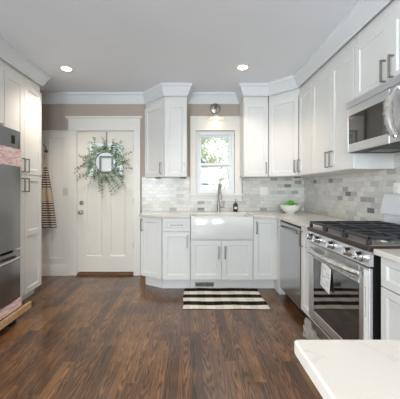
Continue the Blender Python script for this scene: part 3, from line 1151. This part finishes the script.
# ------------------------------------------------------------------ dishwasher
DWY1, DWY0 = 3.160, 2.568
t = thing('dishwasher', (RW, DWY1, 0), RIGHT_WALL_ROT, 'stainless steel dishwasher with a bowed handle under the right counter', 'dishwasher')
dw = DWY1 - DWY0 - 0.004
dd = RW - BFX
MB().box(0.002, dw, -dd + 0.03, -0.02, 0.09, BTOP - 0.002).build('tub', M['black'], t)
MB().box(0.004, dw - 0.002, -dd + 0.06, -dd + 0.08, 0.0, 0.088).build('kick_plate', M['black'], t)
m = MB(); m.box(0.004, dw - 0.002, -dd - 0.004, -dd + 0.028, 0.092, 0.868, 0.004)
dr = m.build('door', M['steel'], t)
MB().box(0.006, dw - 0.004, -dd + 0.002, -dd + 0.028, 0.869, 0.888).build('control_strip', M['black'], t)
m = MB()
pts = []
for i in range(13):
    u = i / 12
    pts.append((0.05 + (dw - 0.10) * u, -dd - 0.012 - 0.036 * math.sin(PI * u) ** 0.6, 0.815))
m.tube(pts, 0.013, 8)
m.build('handle', M['steel'], dr)

# ------------------------------------------------------------------ gas range
RGY1, RGY0 = 2.214, 1.455
rd = RW - 0.963
t = thing('gas_range', (RW, RGY1, 0), RIGHT_WALL_ROT, 'stainless steel gas range with five knobs and cast iron grates', 'stove')
rw = RGY1 - RGY0
m = MB(); m.box(0.002, rw - 0.002, -rd + 0.026, -0.012, 0.055, 0.902)
m.build('body', M['black'], t)
for (lx, ly) in ((0.05, -0.06), (rw - 0.05, -0.06), (0.05, -rd + 0.10), (rw - 0.05, -rd + 0.10)):
    MB().lathe([(0, 0), (0.018, 0), (0.016, 0.056), (0, 0.056)], (lx, ly, 0), 12).build('foot', M['black'], t)
m = MB()
m.prism([(-rd + 0.025, 0.822), (-rd - 0.002, 0.822), (-rd + 0.010, 0.902), (-rd + 0.025, 0.902)], 0.002, rw - 0.002, 'x')
cp = m.build('control_panel', M['steel_b'], t)
ang = math.atan2(0.012, 0.080)
for i, kx in enumerate((0.075, 0.185, 0.380, 0.575, 0.685)):
    T = Matrix.Translation((kx, -rd + 0.004, 0.862)) @ Matrix.Rotation(PI / 2 - ang, 4, 'X')
    m = MB(); m.lathe([(0, 0), (0.030, 0), (0.030, 0.006), (0.0245, 0.010), (0.0225, 0.040), (0.018, 0.044), (0, 0.044)], seg=20, mat=T)
    kn = m.build('knob', M['chrome'], t)
    m = MB()
    r = bmesh.ops.create_cube(m.bm, size=1, matrix=T @ Matrix.Translation((0, 0, 0.047)) @ Matrix.Diagonal((0.008, 0.036, 0.010, 1)))
    m.build('grip', M['steel'], kn)
m = MB(); m.box(-0.002, rw + 0.002, -rd - 0.006, -0.070, 0.903, 0.934, 0.004)
ck = m.build('cooktop', M['brown'], t)
m = MB(); m.box(0.012, rw - 0.012, -rd + 0.010, -0.080, 0.930, 0.9365, 0.002)
m.build('spill_tray', M['tray'], ck)
burners = [(0.15, -0.48), (0.15, -0.22), (rw / 2, -0.36), (rw - 0.15, -0.48), (rw - 0.15, -0.22)]
for bx_, by_ in burners:
    m = MB(); m.lathe([(0, 0.936), (0.055, 0.936), (0.052, 0.944), (0.040, 0.950), (0, 0.950)], (bx_, by_, 0), 20)
    b_ = m.build('burner', M['steel'], t)
    m = MB(); m.lathe([(0, 0.950), (0.034, 0.950), (0.034, 0.957), (0.028, 0.960), (0, 0.960)], (bx_, by_, 0), 20)
    m.build('burner_cap', M['iron'], b_)
gy0, gy1 = -rd + 0.008, -0.095
gw = (rw - 0.03) / 3
for gi in range(3):
    a, b = 0.015 + gi * gw + 0.004, 0.015 + (gi + 1) * gw - 0.004
    m = MB()
    hz0, hz1, q = 0.966, 0.984, 0.0070
    m.box(a, b, gy0, gy0 + 2 * q, hz0, hz1, 0.002); m.box(a, b, gy1 - 2 * q, gy1, hz0, hz1, 0.002)
    m.box(a, a + 2 * q, gy0, gy1, hz0, hz1, 0.002); m.box(b - 2 * q, b, gy0, gy1, hz0, hz1, 0.002)
    for u in (0.30, 0.70):
        yc = gy0 + (gy1 - gy0) * u
        m.box(a, b, yc - q, yc + q, hz0, hz1, 0.002)
    xc = (a + b) / 2
    m.box(xc - q, xc + q, gy0, gy1, hz0, hz1 + 0.002, 0.002)
    for lx in (a + q, b - q):
        for ly in (gy0 + q, (gy0 + gy1) / 2, gy1 - q):
            m.prism([(lx - 0.010, ly - 0.010), (lx + 0.010, ly - 0.010), (lx + 0.010, ly + 0.010), (lx - 0.010, ly + 0.010)], 0.936, 0.967)
    m.build('grate', M['iron'], t)
# back guard, curved towards the cook
m = MB()
prof = [(-0.002, 1.205), (-0.002, 0.935), (-0.045, 0.935), (-0.045, 1.035), (-0.080, 1.042)]
for i in range(9):
    u = i / 8
    prof.append((-0.082 + 0.036 * u ** 1.3, 1.050 + 0.150 * u))
prof.append((-0.040, 1.205))
m.prism(prof, 0.002, rw - 0.002, 'x')
bgd = m.build('back_guard', M['guard'], t)
MB().box(0.28, 0.50, -0.0775, -0.060, 1.09, 1.15).build('display', M['oven_glass'], bgd)
# oven door
oz0, oz1 = 0.215, 0.812
of = -rd + 0.004
m = MB()
wx0, wx1, wz0_, wz1_ = 0.085, rw - 0.095, 0.285, 0.700
m.box(0.003, wx0, of, of + 0.020, oz0, oz1, 0.003)
m.box(wx1, rw - 0.003, of, of + 0.020, oz0, oz1, 0.003)
m.box(wx0, wx1, of, of + 0.020, oz0, wz0_, 0.003)
m.box(wx0, wx1, of, of + 0.020, wz1_, oz1, 0.003)
od = m.build('oven_door', M['steel_b'], t)
MB().box(wx0 - 0.002, wx1 + 0.002, of + 0.003, of + 0.018, wz0_ - 0.002, wz1_ + 0.002).build('oven_window', M['oven_glass'], od)
m = MB()
pts = []
for i in range(17):
    u = i / 16
    pts.append((0.035 + (rw - 0.07) * u, of - 0.030 - 0.030 * math.sin(PI * u), 0.768))
m.tube(pts, 0.0135, 10)
for u in (0.05, 0.95):
    x = 0.035 + (rw - 0.07) * u
    m.box(x - 0.012, x + 0.012, of - 0.034, of, 0.756, 0.780, 0.002)
m.build('handle', M['steel'], od)
random.seed(3)
m = MB()
def wrap(u, v):
    a = v * 5.2 + 0.4
    r = 0.019 + 0.007 * random.random()
    x = 0.06 + (rw - 0.11) * u
    return (x, of - 0.030 - 0.030 * math.sin(PI * u) - r * math.cos(a), 0.766 + r * math.sin(a) - 0.006 * random.random())
m.grid(wrap, 46, 8)
m.build('handle_film', M['film'], od)
m = MB()
lb = lambda u, v: (0.235 + 0.125 * u, of - 0.004 - 0.050 * (1 - v) * 0.25 - 0.002 * math.sin(5 * u), 0.548 + 0.172 * v - 0.03 * u)
m.grid(lb, 6, 6, 0.001)
tg = m.build('energy_tag', M['paper'], od)
tg['label'] = 'white paper tag'
m = MB()
for i in range(7):
    zz = 0.570 + i * 0.019
    v0 = (zz - 0.548) / 0.172
    for (a, b) in ((0.1, 0.9),) if i % 3 else ((0.1, 0.55),):
        p = [lb(a, v0), lb(b, v0), lb(b, v0 + 0.025), lb(a, v0 + 0.025)]
        m.quad(*[(q_[0], q_[1] - 0.0014, q_[2]) for q_ in p])
m.build('printed_lines', M['grey_ink'], tg)
m = MB(); m.box(0.275, 0.325, of - 0.004, of - 0.001, 0.70, 0.80)
m.build('tag_tape', M['film'], od)
# vertical protective strip with printed marks on the near stile
m = MB(); m.box(rw - 0.050, rw - 0.012, of - 0.002, of - 0.0002, 0.30, 0.80)
st = m.build('protective_strip', M['paper'], od)
m = MB()
for i in range(12):
    zz = 0.54 + i * 0.014
    m.box(rw - 0.038, rw - 0.031, of - 0.0026, of - 0.0021, zz, zz + 0.007)
m.build('strip_print', M['grey_ink'], st)
# warming drawer and film at its corner
m = MB(); m.box(0.003, rw - 0.003, of, of + 0.020, 0.060, 0.205, 0.004)
wd = m.build('warming_drawer', M['steel'], t)
m = MB()
def cr(u, v):
    return (-0.010 + 0.30 * u, of - 0.008 - 0.020 * random.random() - 0.03 * (1 - v) * (1 - u), 0.045 + 0.150 * v * (1 - 0.5 * u) + 0.012 * random.random())
m.grid(cr, 16, 9)
m.build('drawer_film', M['film_heavy'], wd)

# ------------------------------------------------------------------ microwave
MZ0, MZ1 = 1.527, 1.927
md = RW - 1.240
t = thing('microwave', (RW, MWY - 0.006, 0), RIGHT_WALL_ROT, 'stainless over-the-range microwave hung above the range', 'microwave')
mw = 0.752
m = MB(); m.box(0, mw, -md + 0.040, -0.012, MZ0 + 0.012, MZ1, 0.002)
m.build('case', M['steel'], t)
m = MB()
m.box(0.004, mw - 0.004, -md + 0.015, -0.03, MZ0, MZ0 + 0.012)
un = m.build('underside', M['black'], t)
for vx in (0.10, 0.42):
    m = MB()
    for i in range(9):
        m.box(vx + 0.015 * i, vx + 0.015 * i + 0.008, -0.28, -0.12, MZ0 - 0.003, MZ0)
    m.build('filter_mesh', M['vent'], un)
m = MB(); m.box(0, mw, -md, -md + 0.040, MZ1 - 0.052, MZ1, 0.003)
m.build('vent_strip', M['steel_b'], t)
dwid = 0.585
m = MB()
a, b, c_, e = 0.030, 0.470, MZ0 + 0.065, MZ1 - 0.115
m.box(0, a, -md, -md + 0.038, MZ0 + 0.002, MZ1 - 0.055, 0.003)
m.box(b, dwid, -md, -md + 0.038, MZ0 + 0.002, MZ1 - 0.055, 0.003)
m.box(a, b, -md, -md + 0.038, MZ0 + 0.002, c_, 0.003)
m.box(a, b, -md, -md + 0.038, e, MZ1 - 0.055, 0.003)
mdr = m.build('door', M['steel_b'], t)
MB().box(a - 0.002, b + 0.002, -md + 0.003, -md + 0.036, c_ - 0.002, e + 0.002).build('door_window', M['oven_glass'], mdr)
m = MB()
pts = []
hxm = 0.530
for i in range(15):
    u = i / 14
    pts.append((hxm, -md - 0.008 - 0.045 * math.sin(PI * u) ** 0.7, MZ0 + 0.030 + 0.300 * u))
m.tube(pts, 0.013, 10)
hm = m.build('handle', M['steel'], mdr)
m = MB()
def slv(u, v):
    a_ = v * 2 * PI
    r = 0.020 + 0.008 * random.random()
    return (hxm + r * math.sin(a_), -md - 0.008 - 0.045 * math.sin(PI * (0.03 + 0.80 * u)) ** 0.7 - r * math.cos(a_), MZ0 + 0.038 + 0.240 * u)
m.grid(slv, 22, 10)
m.build('plastic_sleeve', M['film_sleeve'], hm)
m = MB(); m.box(dwid + 0.002, mw, -md, -md + 0.038, MZ0 + 0.002, MZ1 - 0.055, 0.003)
pn = m.build('control_panel', M['oven_glass'], t)
m = MB()
for r_ in range(5):
    for cc in range(3):
        m.box(dwid + 0.030 + cc * 0.042, dwid + 0.054 + cc * 0.042, -md - 0.0008, -md, MZ0 + 0.05 + r_ * 0.036, MZ0 + 0.066 + r_ * 0.036)
m.build('keypad', M['grey_ink'], pn)

# ------------------------------------------------------------------ refrigerator on its shipping skid
FW, FD = 0.912, 0.755
FY = 1.660
t = thing('refrigerator', (LEFT_X + 0.02, FY, 0), LEFT_WALL_ROT, 'stainless steel refrigerator with pink packing tape on a pine skid', 'refrigerator')
FD = -1.612 - (LEFT_X + 0.02)
zf = 0.125
m = MB(); m.box(0.004, FW - 0.004, -FD + 0.075, -0.01, zf, 1.770, 0.004)
m.build('case', M['slot'], t)
def fridge_front(name, z0, z1):
    m = MB()
    pts = []
    n = 12
    for i in range(n + 1):
        u = i / n
        e_ = abs(2 * u - 1)
        pts.append((0.002 + (FW - 0.004) * u, -FD + 0.008 * e_ ** 8))
    pts += [(FW - 0.002, -FD + 0.070), (0.002, -FD + 0.070)]
    m.prism(pts, z0, z1)
    return m.build(name, M['steel_v'], t)
up = fridge_front('upper_door', 0.690, 1.785)
lo = fridge_front('freezer_drawer', 0.220, 0.668)
m = MB(); m.box(0.004, FW - 0.004, -FD + 0.02, -FD + 0.07, zf, 0.215)
m.build('base_grille', M['slot'], t)
m = MB()
pts = [(0.05 + (FW - 0.10) * i / 16, -FD - 0.022 - 0.035 * math.sin(PI * i / 16) ** 0.7, 0.612) for i in range(17)]
m.tube(pts, 0.014, 10)
m.build('handle', M['steel'], lo)
m = MB()
pts = [(0.07, -FD - 0.045, 0.75), (0.07, -FD - 0.055, 1.2), (0.07, -FD - 0.045, 1.65)]
m.tube(pts, 0.014, 10); m.box(0.058, 0.082, -FD - 0.045, -FD + 0.01, 0.74, 0.765); m.box(0.058, 0.082, -FD - 0.045, -FD + 0.01, 1.635, 1.66)
m.build('handle', M['steel'], up)
m = MB(); m.box(0.30, FW - 0.004, -FD - 0.0035, -FD + 0.010, 1.455, 1.615)
m.build('packing_tape', M['tape'], up)
m = MB(); m.box(FW - 0.140, FW - 0.095, -FD - 0.002, -FD + 0.006, 1.655, 1.73)
m.build('sticker', M['black'], up)
m = MB(); m.box(0.002, FW - 0.001, -FD - 0.004, -FD + 0.018, 0.135, 0.212)
m.build('packing_tape', M['tape'], t)

t = thing('shipping_skid', (LEFT_X + 0.02, FY - 0.06, 0), LEFT_WALL_ROT, 'pine shipping skid under the refrigerator', 'skid')
for yy in (-FD - 0.022, -0.46, -0.12):
    m = MB(); m.box(0.0, FW + (0.19 if yy < -0.7 else 0.0), yy, yy + (0.030 if yy < -0.7 else 0.085), 0.058, 0.120, 0.003)
    m.build('runner', M['pine'], t)
for xx in (0.05, 0.45, FW - 0.08):
    m = MB(); m.box(xx, xx + 0.07, -FD + 0.005, -0.05, 0.0, 0.056, 0.002)
    m.build('bearer', M['black'], t)

# ------------------------------------------------------------------ apron on its hook, switches and outlets
t = thing('coat_hook', (-2.058, BACK_Y - 0.022, 1.78), 0, 'dark metal wall hook holding the striped apron', 'hook')
m = MB()
m.lathe([(0, 0), (0.017, 0), (0.017, 0.004), (0.006, 0.008), (0.006, 0.030), (0.016, 0.036), (0.017, 0.046), (0, 0.050)], seg=16, mat=Matrix.Translation((0, 0, 0)) @ RX)
m.build('knob', M['dark_metal'], t)
m = MB()
m.tube([(0.0, -0.006, 0.02), (-0.012, -0.03, 0.065), (-0.022, -0.05, 0.095), (-0.030, -0.06, 0.085)], 0.0045, 8)
m.build('upper_prong', M['dark_metal'], t)

AY = BACK_Y - 0.055
t = thing('striped_apron', (-2.058, AY, 0.66), 0, 'navy striped apron with a tan pocket hanging by the pantry', 'apron')
m = MB()
def apr(u, v):
    w = 0.020 + 0.125 * (1 - v) ** 0.75
    s_ = 2 * u - 1
    return (s_ * w + 0.006 * (1 - v), -0.006 + 0.014 * math.sin(s_ * 7 + v * 3) * (1 - 0.5 * v) - 0.010 * (1 - s_ * s_), 0.02 + 0.88 * v + 0.012 * (1 - s_ * s_) * (1 - v))
m.grid(apr, 24, 24, 0.003)
m.build('body_cloth', M['stripes'], t)
m = MB()
def pk(u, v):
    p = apr(0.03 + 0.94 * u, 0.435 + 0.20 * v)
    return (p[0], p[1] - 0.006, p[2])
m.grid(pk, 20, 6, 0.002)
m.build('pocket', M['linen'], t)
m = MB()
for s_ in (-1, 1):
    m.tube([(s_ * 0.018, -0.004, 0.90), (s_ * 0.022, -0.006, 1.0), (s_ * 0.012, -0.006, 1.09), (s_ * 0.004, 0.006, 1.142)], 0.0045, 6)
m.build('neck_strap', M['linen'], t)

def wall_plate(name, loc, rz, label, cat, gangs, kinds, mat='plastic'):
    t = thing(name, loc, rz, label, cat)
    w = 0.070 + 0.046 * (gangs - 1)
    m = MB(); m.box(-w / 2, w / 2, -0.006, 0, -0.058, 0.058, 0.003)
    m.build('plate', M[mat], t)
    for i, k_ in enumerate(kinds):
        x = (i - (gangs - 1) / 2) * 0.046
        m = MB()
        if k_ == 'switch':
            m.box(x - 0.005, x + 0.005, -0.016, -0.004, -0.010, 0.012, 0.001)
            m.build('toggle', M[mat], t)
        elif k_ == 'rocker':
            m.box(x - 0.016, x + 0.016, -0.009, -0.004, -0.033, 0.033, 0.001)
            m.build('rocker', M[mat], t)
        else:
            m.box(x - 0.016, x + 0.016, -0.008, -0.004, -0.033, 0.033, 0.001)
            o = m.build('receptacle', M[mat], t)
            m = MB()
            for zz in (-0.018, 0.018):
                for sx in (-0.006, 0.006):
                    m = MB()
                    m.box(x + sx - 0.001, x + sx + 0.001, -0.0085, -0.0078, zz - 0.004, zz + 0.004)
                    m.build('slot', M['slot'], o)
    return t


wall_plate('light_switch', (-1.795, BACK_Y - 0.022, 1.205), 0, 'single white switch plate on the panelling left of the entry door', 'light switch', 1, ['switch'], 'almond')
wall_plate('wall_outlet', (1.055, BACK_Y - BT, 1.215), 0, 'double white outlet plate on the back backsplash left of the fruit bowl', 'outlet', 2, ['rocker', 'outlet'])
wall_plate('wall_outlet', (RIGHT_X - BT, 2.135, 1.235), RIGHT_WALL_ROT, 'white outlet plate on the side backsplash behind the range', 'outlet', 1, ['outlet'])

def puck(loc, label):  # dark plug strips under the cabinets, modelled as small discs that give no light
    t = thing('under_cabinet_fitting', loc, 0, label, 'fitting', 'small dark fittings under the wall cabinets')
    m = MB(); m.lathe([(0, 0), (0.040, 0), (0.040, -0.010), (0.034, -0.014), (0, -0.014)], seg=20)
    m.build('housing', M['dark_metal'], t)
    m = MB(); m.lathe([(0, -0.014), (0.026, -0.014), (0.024, -0.017), (0, -0.017)], seg=16)
    m.build('lens', M['plastic'], t)
puck((1.42, 3.58, UB), 'round dark fitting under the diagonal corner cabinet')
puck((-0.46, 3.80, UB), 'small dark fitting under the angled cabinet beside the entry door')
puck((-0.10, 3.80, UB), 'small dark fitting under the cabinet left of the window')

# ------------------------------------------------------------------ wreath on the door
random.seed(11)
t = thing('eucalyptus_wreath', (-1.213, dy0 - 0.045, 1.622), 0, 'green eucalyptus wreath hanging on the entry door', 'wreath')
m = MB()
for kx in range(3):
    pts = []
    for i in range(40):
        a = 2 * PI * i / 40
        r = 0.150 + 0.008 * math.sin(5 * a + kx * 2.1) + 0.006 * random.random()
        pts.append((r * math.cos(a), 0.012 * math.cos(7 * a + kx * 2), r * math.sin(a)))
    m.tube(pts, 0.0035, 6, closed=True)
m.build('twig_ring', M['twig'], t)
lf = MB()
stm = MB()
def leaf(p, d_, n_, L, wd_):
    d_ = d_.normalized(); s_ = d_.cross(n_).normalized()
    a = p; b = p + d_ * L * 0.45 + s_ * wd_ + n_ * 0.004; c2 = p + d_ * L; e2 = p + d_ * L * 0.45 - s_ * wd_ + n_ * 0.004
    lf.quad(a, b, c2, e2)
for i in range(84):
    a = 2 * PI * i / 84 + random.uniform(-0.06, 0.06)
    # longer sprays to the left, the upper left and the foot
    long_ = 0.72 + 0.30 * max(0, math.cos(a - PI * 0.93)) + 0.28 * max(0, math.cos(a + PI * 0.5)) + 0.18 * max(0, math.cos(a - 0.35)) + 0.12 * max(0, math.cos(a - PI / 2))
    L = random.uniform(0.12, 0.30) * long_ if i % 3 else random.uniform(0.07, 0.12)
    r0 = 0.150 + random.uniform(-0.015, 0.02)
    p = Vector((r0 * math.cos(a), random.uniform(-0.05, 0.0), r0 * math.sin(a)))
    turn = (1.45 if i % 3 == 0 else random.choice((1, 1, 1, -1))) * random.uniform(0.35, 1.25)
    d_ = Vector((math.cos(a + turn), random.uniform(-0.30, 0.02), math.sin(a + turn))).normalized()
    n = 7
    pts = []
    for s_ in range(n + 1):
        q = p + d_ * (L * s_ / n) + Vector((0, 0, -0.035 * (s_ / n) ** 2))
        q.y = min(q.y, 0.02)
        pts.append(q)
    stm.tube(pts, 0.0016, 4)
    for s_ in range(1, n + 1):
        for sd in (-1, 1):
            ang_ = sd * random.uniform(0.5, 1.2)
            rot = Matrix.Rotation(ang_, 3, 'Y')
            dd_ = rot @ d_ + Vector((random.uniform(-.2, .2), random.uniform(-.5, .15), random.uniform(-.2, .2)))
            nn = Vector((random.uniform(-.5, .5), -1, random.uniform(-.5, .5))).normalized()
            leaf(pts[s_], dd_, nn, random.uniform(0.020, 0.040), random.uniform(0.006, 0.011))
stm.build('stems', M['twig'], t)
lf.build('leaves', M['euca'], t, smooth=False)
m = MB()
m.box(-0.010, 0.010, 0.036, 0.040, 0.155, 0.448); m.box(-0.010, 0.010, 0.010, 0.036, 0.155, 0.161)
m.build('hanger', M['nickel'], t)

# ------------------------------------------------------------------ rug and floor register
t = MB()
def rg(u, v):
    x = -0.080 + 0.900 * u
    y = 2.785 + 0.585 * v
    return (x + 0.004 * math.sin(9 * v), y + 0.004 * math.sin(11 * u) , 0.004 + 0.0035 * (0.5 + 0.5 * math.sin(13 * u + 2 * v) * math.sin(5 * v + u)))
t.grid(rg, 60, 36, 0.0035)
tag(t.build('check_rug', M['rug']), 'black and white checked woven rug in front of the sink', 'rug')
t = thing('floor_register', (0.175, 3.3805, 0.051), 0, 'grey slotted vent grille in the toe kick under the sink', 'vent')
m = MB()
for a, b, c_, e in ((-0.118, 0.118, 0.020, 0.028), (-0.118, 0.118, -0.028, -0.020), (-0.118, -0.108, -0.020, 0.020), (0.108, 0.118, -0.020, 0.020), (-0.004, 0.004, -0.020, 0.020)):
    m.box(a, b, -0.008, 0.0, c_, e)
for i in range(4):
    zz = -0.015 + 0.010 * i
    m.box(-0.108, 0.108, -0.006, 0.0, zz - 0.0018, zz + 0.0018)
m.build('grille', M['vent'], t)
MB().box(-0.108, 0.108, -0.0015, -0.0005, -0.020, 0.020).build('backing', M['slot'], t)

# ------------------------------------------------------------------ wall sconce
t = thing('wall_sconce', (0.355, BACK_Y, 2.405), 0, 'nickel sconce with a shallow white shade above the window', 'lamp')
m = MB(); m.lathe([(0, 0), (0.076, 0), (0.076, 0.008), (0.066, 0.020), (0.030, 0.028), (0, 0.030)], seg=28, mat=RX)
m.build('backplate', M['nickel'], t)
m = MB()
pts = [(0, -0.02, 0.0), (0, -0.09, 0.030), (0, -0.14, 0.020), (0, -0.16, -0.03), (0, -0.16, -0.12)]
m.tube(pts, 0.008, 8)
m.build('arm', M['nickel'], t)
m = MB(); m.lathe([(0.0, -0.135), (0.020, -0.135), (0.030, -0.142), (0.118, -0.186), (0.119, -0.190), (0.116, -0.190), (0.028, -0.148), (0.0, -0.146)], (0, -0.16, 0), 32)
m.build('shade', M['enamel'], t)
m = MB(); m.lathe([(0, -0.148), (0.014, -0.148), (0.014, -0.170), (0.022, -0.188), (0.025, -0.205), (0.018, -0.224), (0, -0.230)], (0, -0.16, 0), 16)
m.build('bulb', M['bulb'], t)
pl = bpy.data.lights.new('sconce_bulb_light', 'POINT')
pl.energy = 0.32; pl.color = (1.0, 0.80, 0.56); pl.shadow_soft_size = 0.03
po = bpy.data.objects.new('sconce_bulb_light', pl); COL.objects.link(po)
po.location = (0.355, BACK_Y - 0.16, 2.405 - 0.25)

# ------------------------------------------------------------------ recessed ceiling lights
def can(x, y, label, k=1.0):
    t = thing('recessed_light', (x, y, CEIL), 0, label, 'ceiling light', 'recessed ceiling lights')
    m = MB(); m.lathe([(0.052, -0.001), (0.080, -0.001), (0.080, -0.006), (0.070, -0.009), (0.055, -0.007), (0.052, -0.001)], seg=32)
    m.build('trim_ring', M['enamel'], t)
    m = MB(); m.lathe([(0, -0.0012), (0.052, -0.0012), (0.052, -0.004), (0, -0.004)], seg=28)
    m.build('lens', M['lens'], t)
    l = bpy.data.lights.new('downlight', 'SPOT')
    l.energy = CAN_POWER * 4.2 * k
    l.spot_size = math.radians(125); l.spot_blend = 0.9
    l.color = CAN_COLOR; l.shadow_soft_size = 0.045
    o = bpy.data.objects.new('downlight', l); COL.objects.link(o)
    o.location = (x, y, CEIL - 0.055)
can(-1.417, 3.085, 'lit recessed ceiling light on the pantry side of the room')
can(0.590, 3.050, 'lit recessed ceiling light in front of the sink window', 0.75)
can(-1.00, 0.75, 'recessed ceiling light over the open floor near the camera')
can(0.590, 0.75, 'recessed ceiling light over the peninsula', 0.45)
can(-0.40, -1.9, 'recessed ceiling light in the room behind the camera')

# ------------------------------------------------------------------ outside: neighbour house, lawn, trees
structure(MB().box(-14, 16, BACK_Y + 0.3, 40, -0.95, -0.85).build('ground', M['lawn']))
t = thing('neighbor_house', (0, 0, -0.85), 0, 'white sided house with a grey hipped roof outside the kitchen window', 'house')
hx0, hx1, hy0, hy1, hw = -1.8, 1.10, 14.0, 19.0, 2.80
MB().box(hx0, hx1, hy0, hy1, 0, hw).build('siding_walls', M['siding'], t)
m = MB()
e0, e1, f0_, f1_ = hx0 - 0.25, hx1 + 0.25, hy0 - 0.3, hy1 + 0.3
mid, rz = (f0_ + f1_) / 2, hw + 1.75
rx0, rx1 = -0.75, 0.05
vs = [m.bm.verts.new(p) for p in ((e0, f0_, hw), (e1, f0_, hw), (e1, f1_, hw), (e0, f1_, hw), (rx0, mid, rz), (rx1, mid, rz))]
vb = [m.bm.verts.new((v.co.x, v.co.y, hw - 0.12)) for v in vs[:4]]
for q in ((0, 1, 5, 4), (1, 2, 5), (2, 3, 4, 5), (3, 0, 4)):
    m.bm.faces.new([vs[i_] for i_ in q])
for i_ in range(4):
    m.bm.faces.new((vs[i_], vb[i_], vb[(i_ + 1) % 4], vs[(i_ + 1) % 4]))
m.bm.faces.new(vb)
bmesh.ops.recalc_face_normals(m.bm, faces=m.bm.faces[:])
m.build('roof', M['shingle'], t)
for (a, b, c_, e) in ((0.42, 0.92, 1.75, 2.60), (0.42, 0.92, 0.55, 1.55), (-1.0, -0.4, 1.15, 2.45)):
    m = MB()
    m.box(a - 0.1, a, hy0 - 0.05, hy0, c_ - 0.1, e + 0.1); m.box(b, b + 0.1, hy0 - 0.05, hy0, c_ - 0.1, e + 0.1)
    m.box(a, b, hy0 - 0.05, hy0, c_ - 0.1, c_); m.box(a, b, hy0 - 0.05, hy0, e, e + 0.1)
    m.box(a, b, hy0 - 0.04, hy0, (c_ + e) / 2 - 0.04, (c_ + e) / 2 + 0.04)
    wfm = m.build('window_frame', M['vinyl'], t)
    MB().box(a, b, hy0 - 0.02, hy0 - 0.005, c_, e).build('pane', M['house_glass'], wfm)

t = thing('garden_garage', (-3.2, 9.0, -0.85), 0, 'white sided garage seen through the entry door pane', 'garage')
MB().box(-2.5, 1.9, 0, 4, 0, 4.3).build('siding_walls', M['vinyl'], t)
m = MB(); m.prism([(-2.8, 4.25), (2.2, 4.25), (2.2, 4.40), (-0.3, 5.9), (-2.8, 4.40)], -0.3, 4.3, 'y')
m.build('roof', M['shingle'], t)
m = MB()
a, b, c_, e = 0.24, 0.57, 2.68, 3.12
for q in ((a - 0.07, a, c_ - 0.07, e + 0.07), (b, b + 0.07, c_ - 0.07, e + 0.07), (a, b, c_ - 0.07, c_), (a, b, e, e + 0.07)):
    m.box(q[0], q[1], -0.04, 0, q[2], q[3])
wfm = m.build('window_frame', M['grey_ink'], t)
MB().box(a, b, -0.02, -0.005, c_, e).build('pane', M['paper'], wfm)

def tree(x, y, h, crown, nleaf, mat, label, sz, trunk=0.16, name='leafy_tree', low=0.35, group=None):
    t = thing(name, (x, y, -0.85), 0, label, 'tree' if 'tree' in name else 'shrub')
    m = MB()
    m.tube([(0, 0, 0), (0.08, 0, h * 0.35), (-0.05, 0.1, h * 0.7), (0.05, 0, h * 0.95)], [trunk, trunk * .8, trunk * .5, trunk * .2], 8)
    for i in range(9):
        a = random.uniform(0, 2 * PI); z0 = h * random.uniform(0.35, 0.75); L = crown * random.uniform(0.5, 0.9)
        m.tube([(0, 0, z0), (L * .5 * math.cos(a), L * .5 * math.sin(a), z0 + L * .35), (L * math.cos(a), L * math.sin(a), z0 + L * .8)], [trunk * .3, trunk * .2, trunk * .06], 5)
    m.build('trunk', M['bark'], t)
    m = MB()
    blobs = [(Vector((random.gauss(0, .4) * crown, random.gauss(0, .4) * crown, h * random.uniform(low, 1.0))), random.uniform(.25, .5) * crown) for _ in range(22)]
    for i in range(nleaf):
        c_, r = random.choice(blobs)
        dv = Vector((random.gauss(0, 1), random.gauss(0, 1), random.gauss(0, 1))).normalized() * r * random.random() ** 0.4
        p = c_ + dv
        a = Vector((random.gauss(0, 1), random.gauss(0, 1), random.gauss(0, 1))).normalized() * sz
        b = a.cross(Vector((random.gauss(0, 1), random.gauss(0, 1), random.gauss(0, 1)))).normalized() * sz * 0.5
        m.quad(p - a, p + b, p + a, p - b)
    m.build('leaves', mat, t, smooth=False)
tree(3.9, 19.5, 9.0, 2.9, 5200, M['leaf_a'], 'pale leafy tree seen through the upper window sash', 0.10, low=0.22)
tree(0.6, 29.0, 10.0, 2.8, 3600, M['leaf_a'], 'distant pale tree rising behind the neighbouring roof', 0.13, low=0.4)
tree(1.75, 11.5, 2.0, 0.7, 2200, M['leaf_b'], 'green shrub outside at the lower right of the window', 0.06, trunk=0.04, name='garden_shrub', low=0.2)
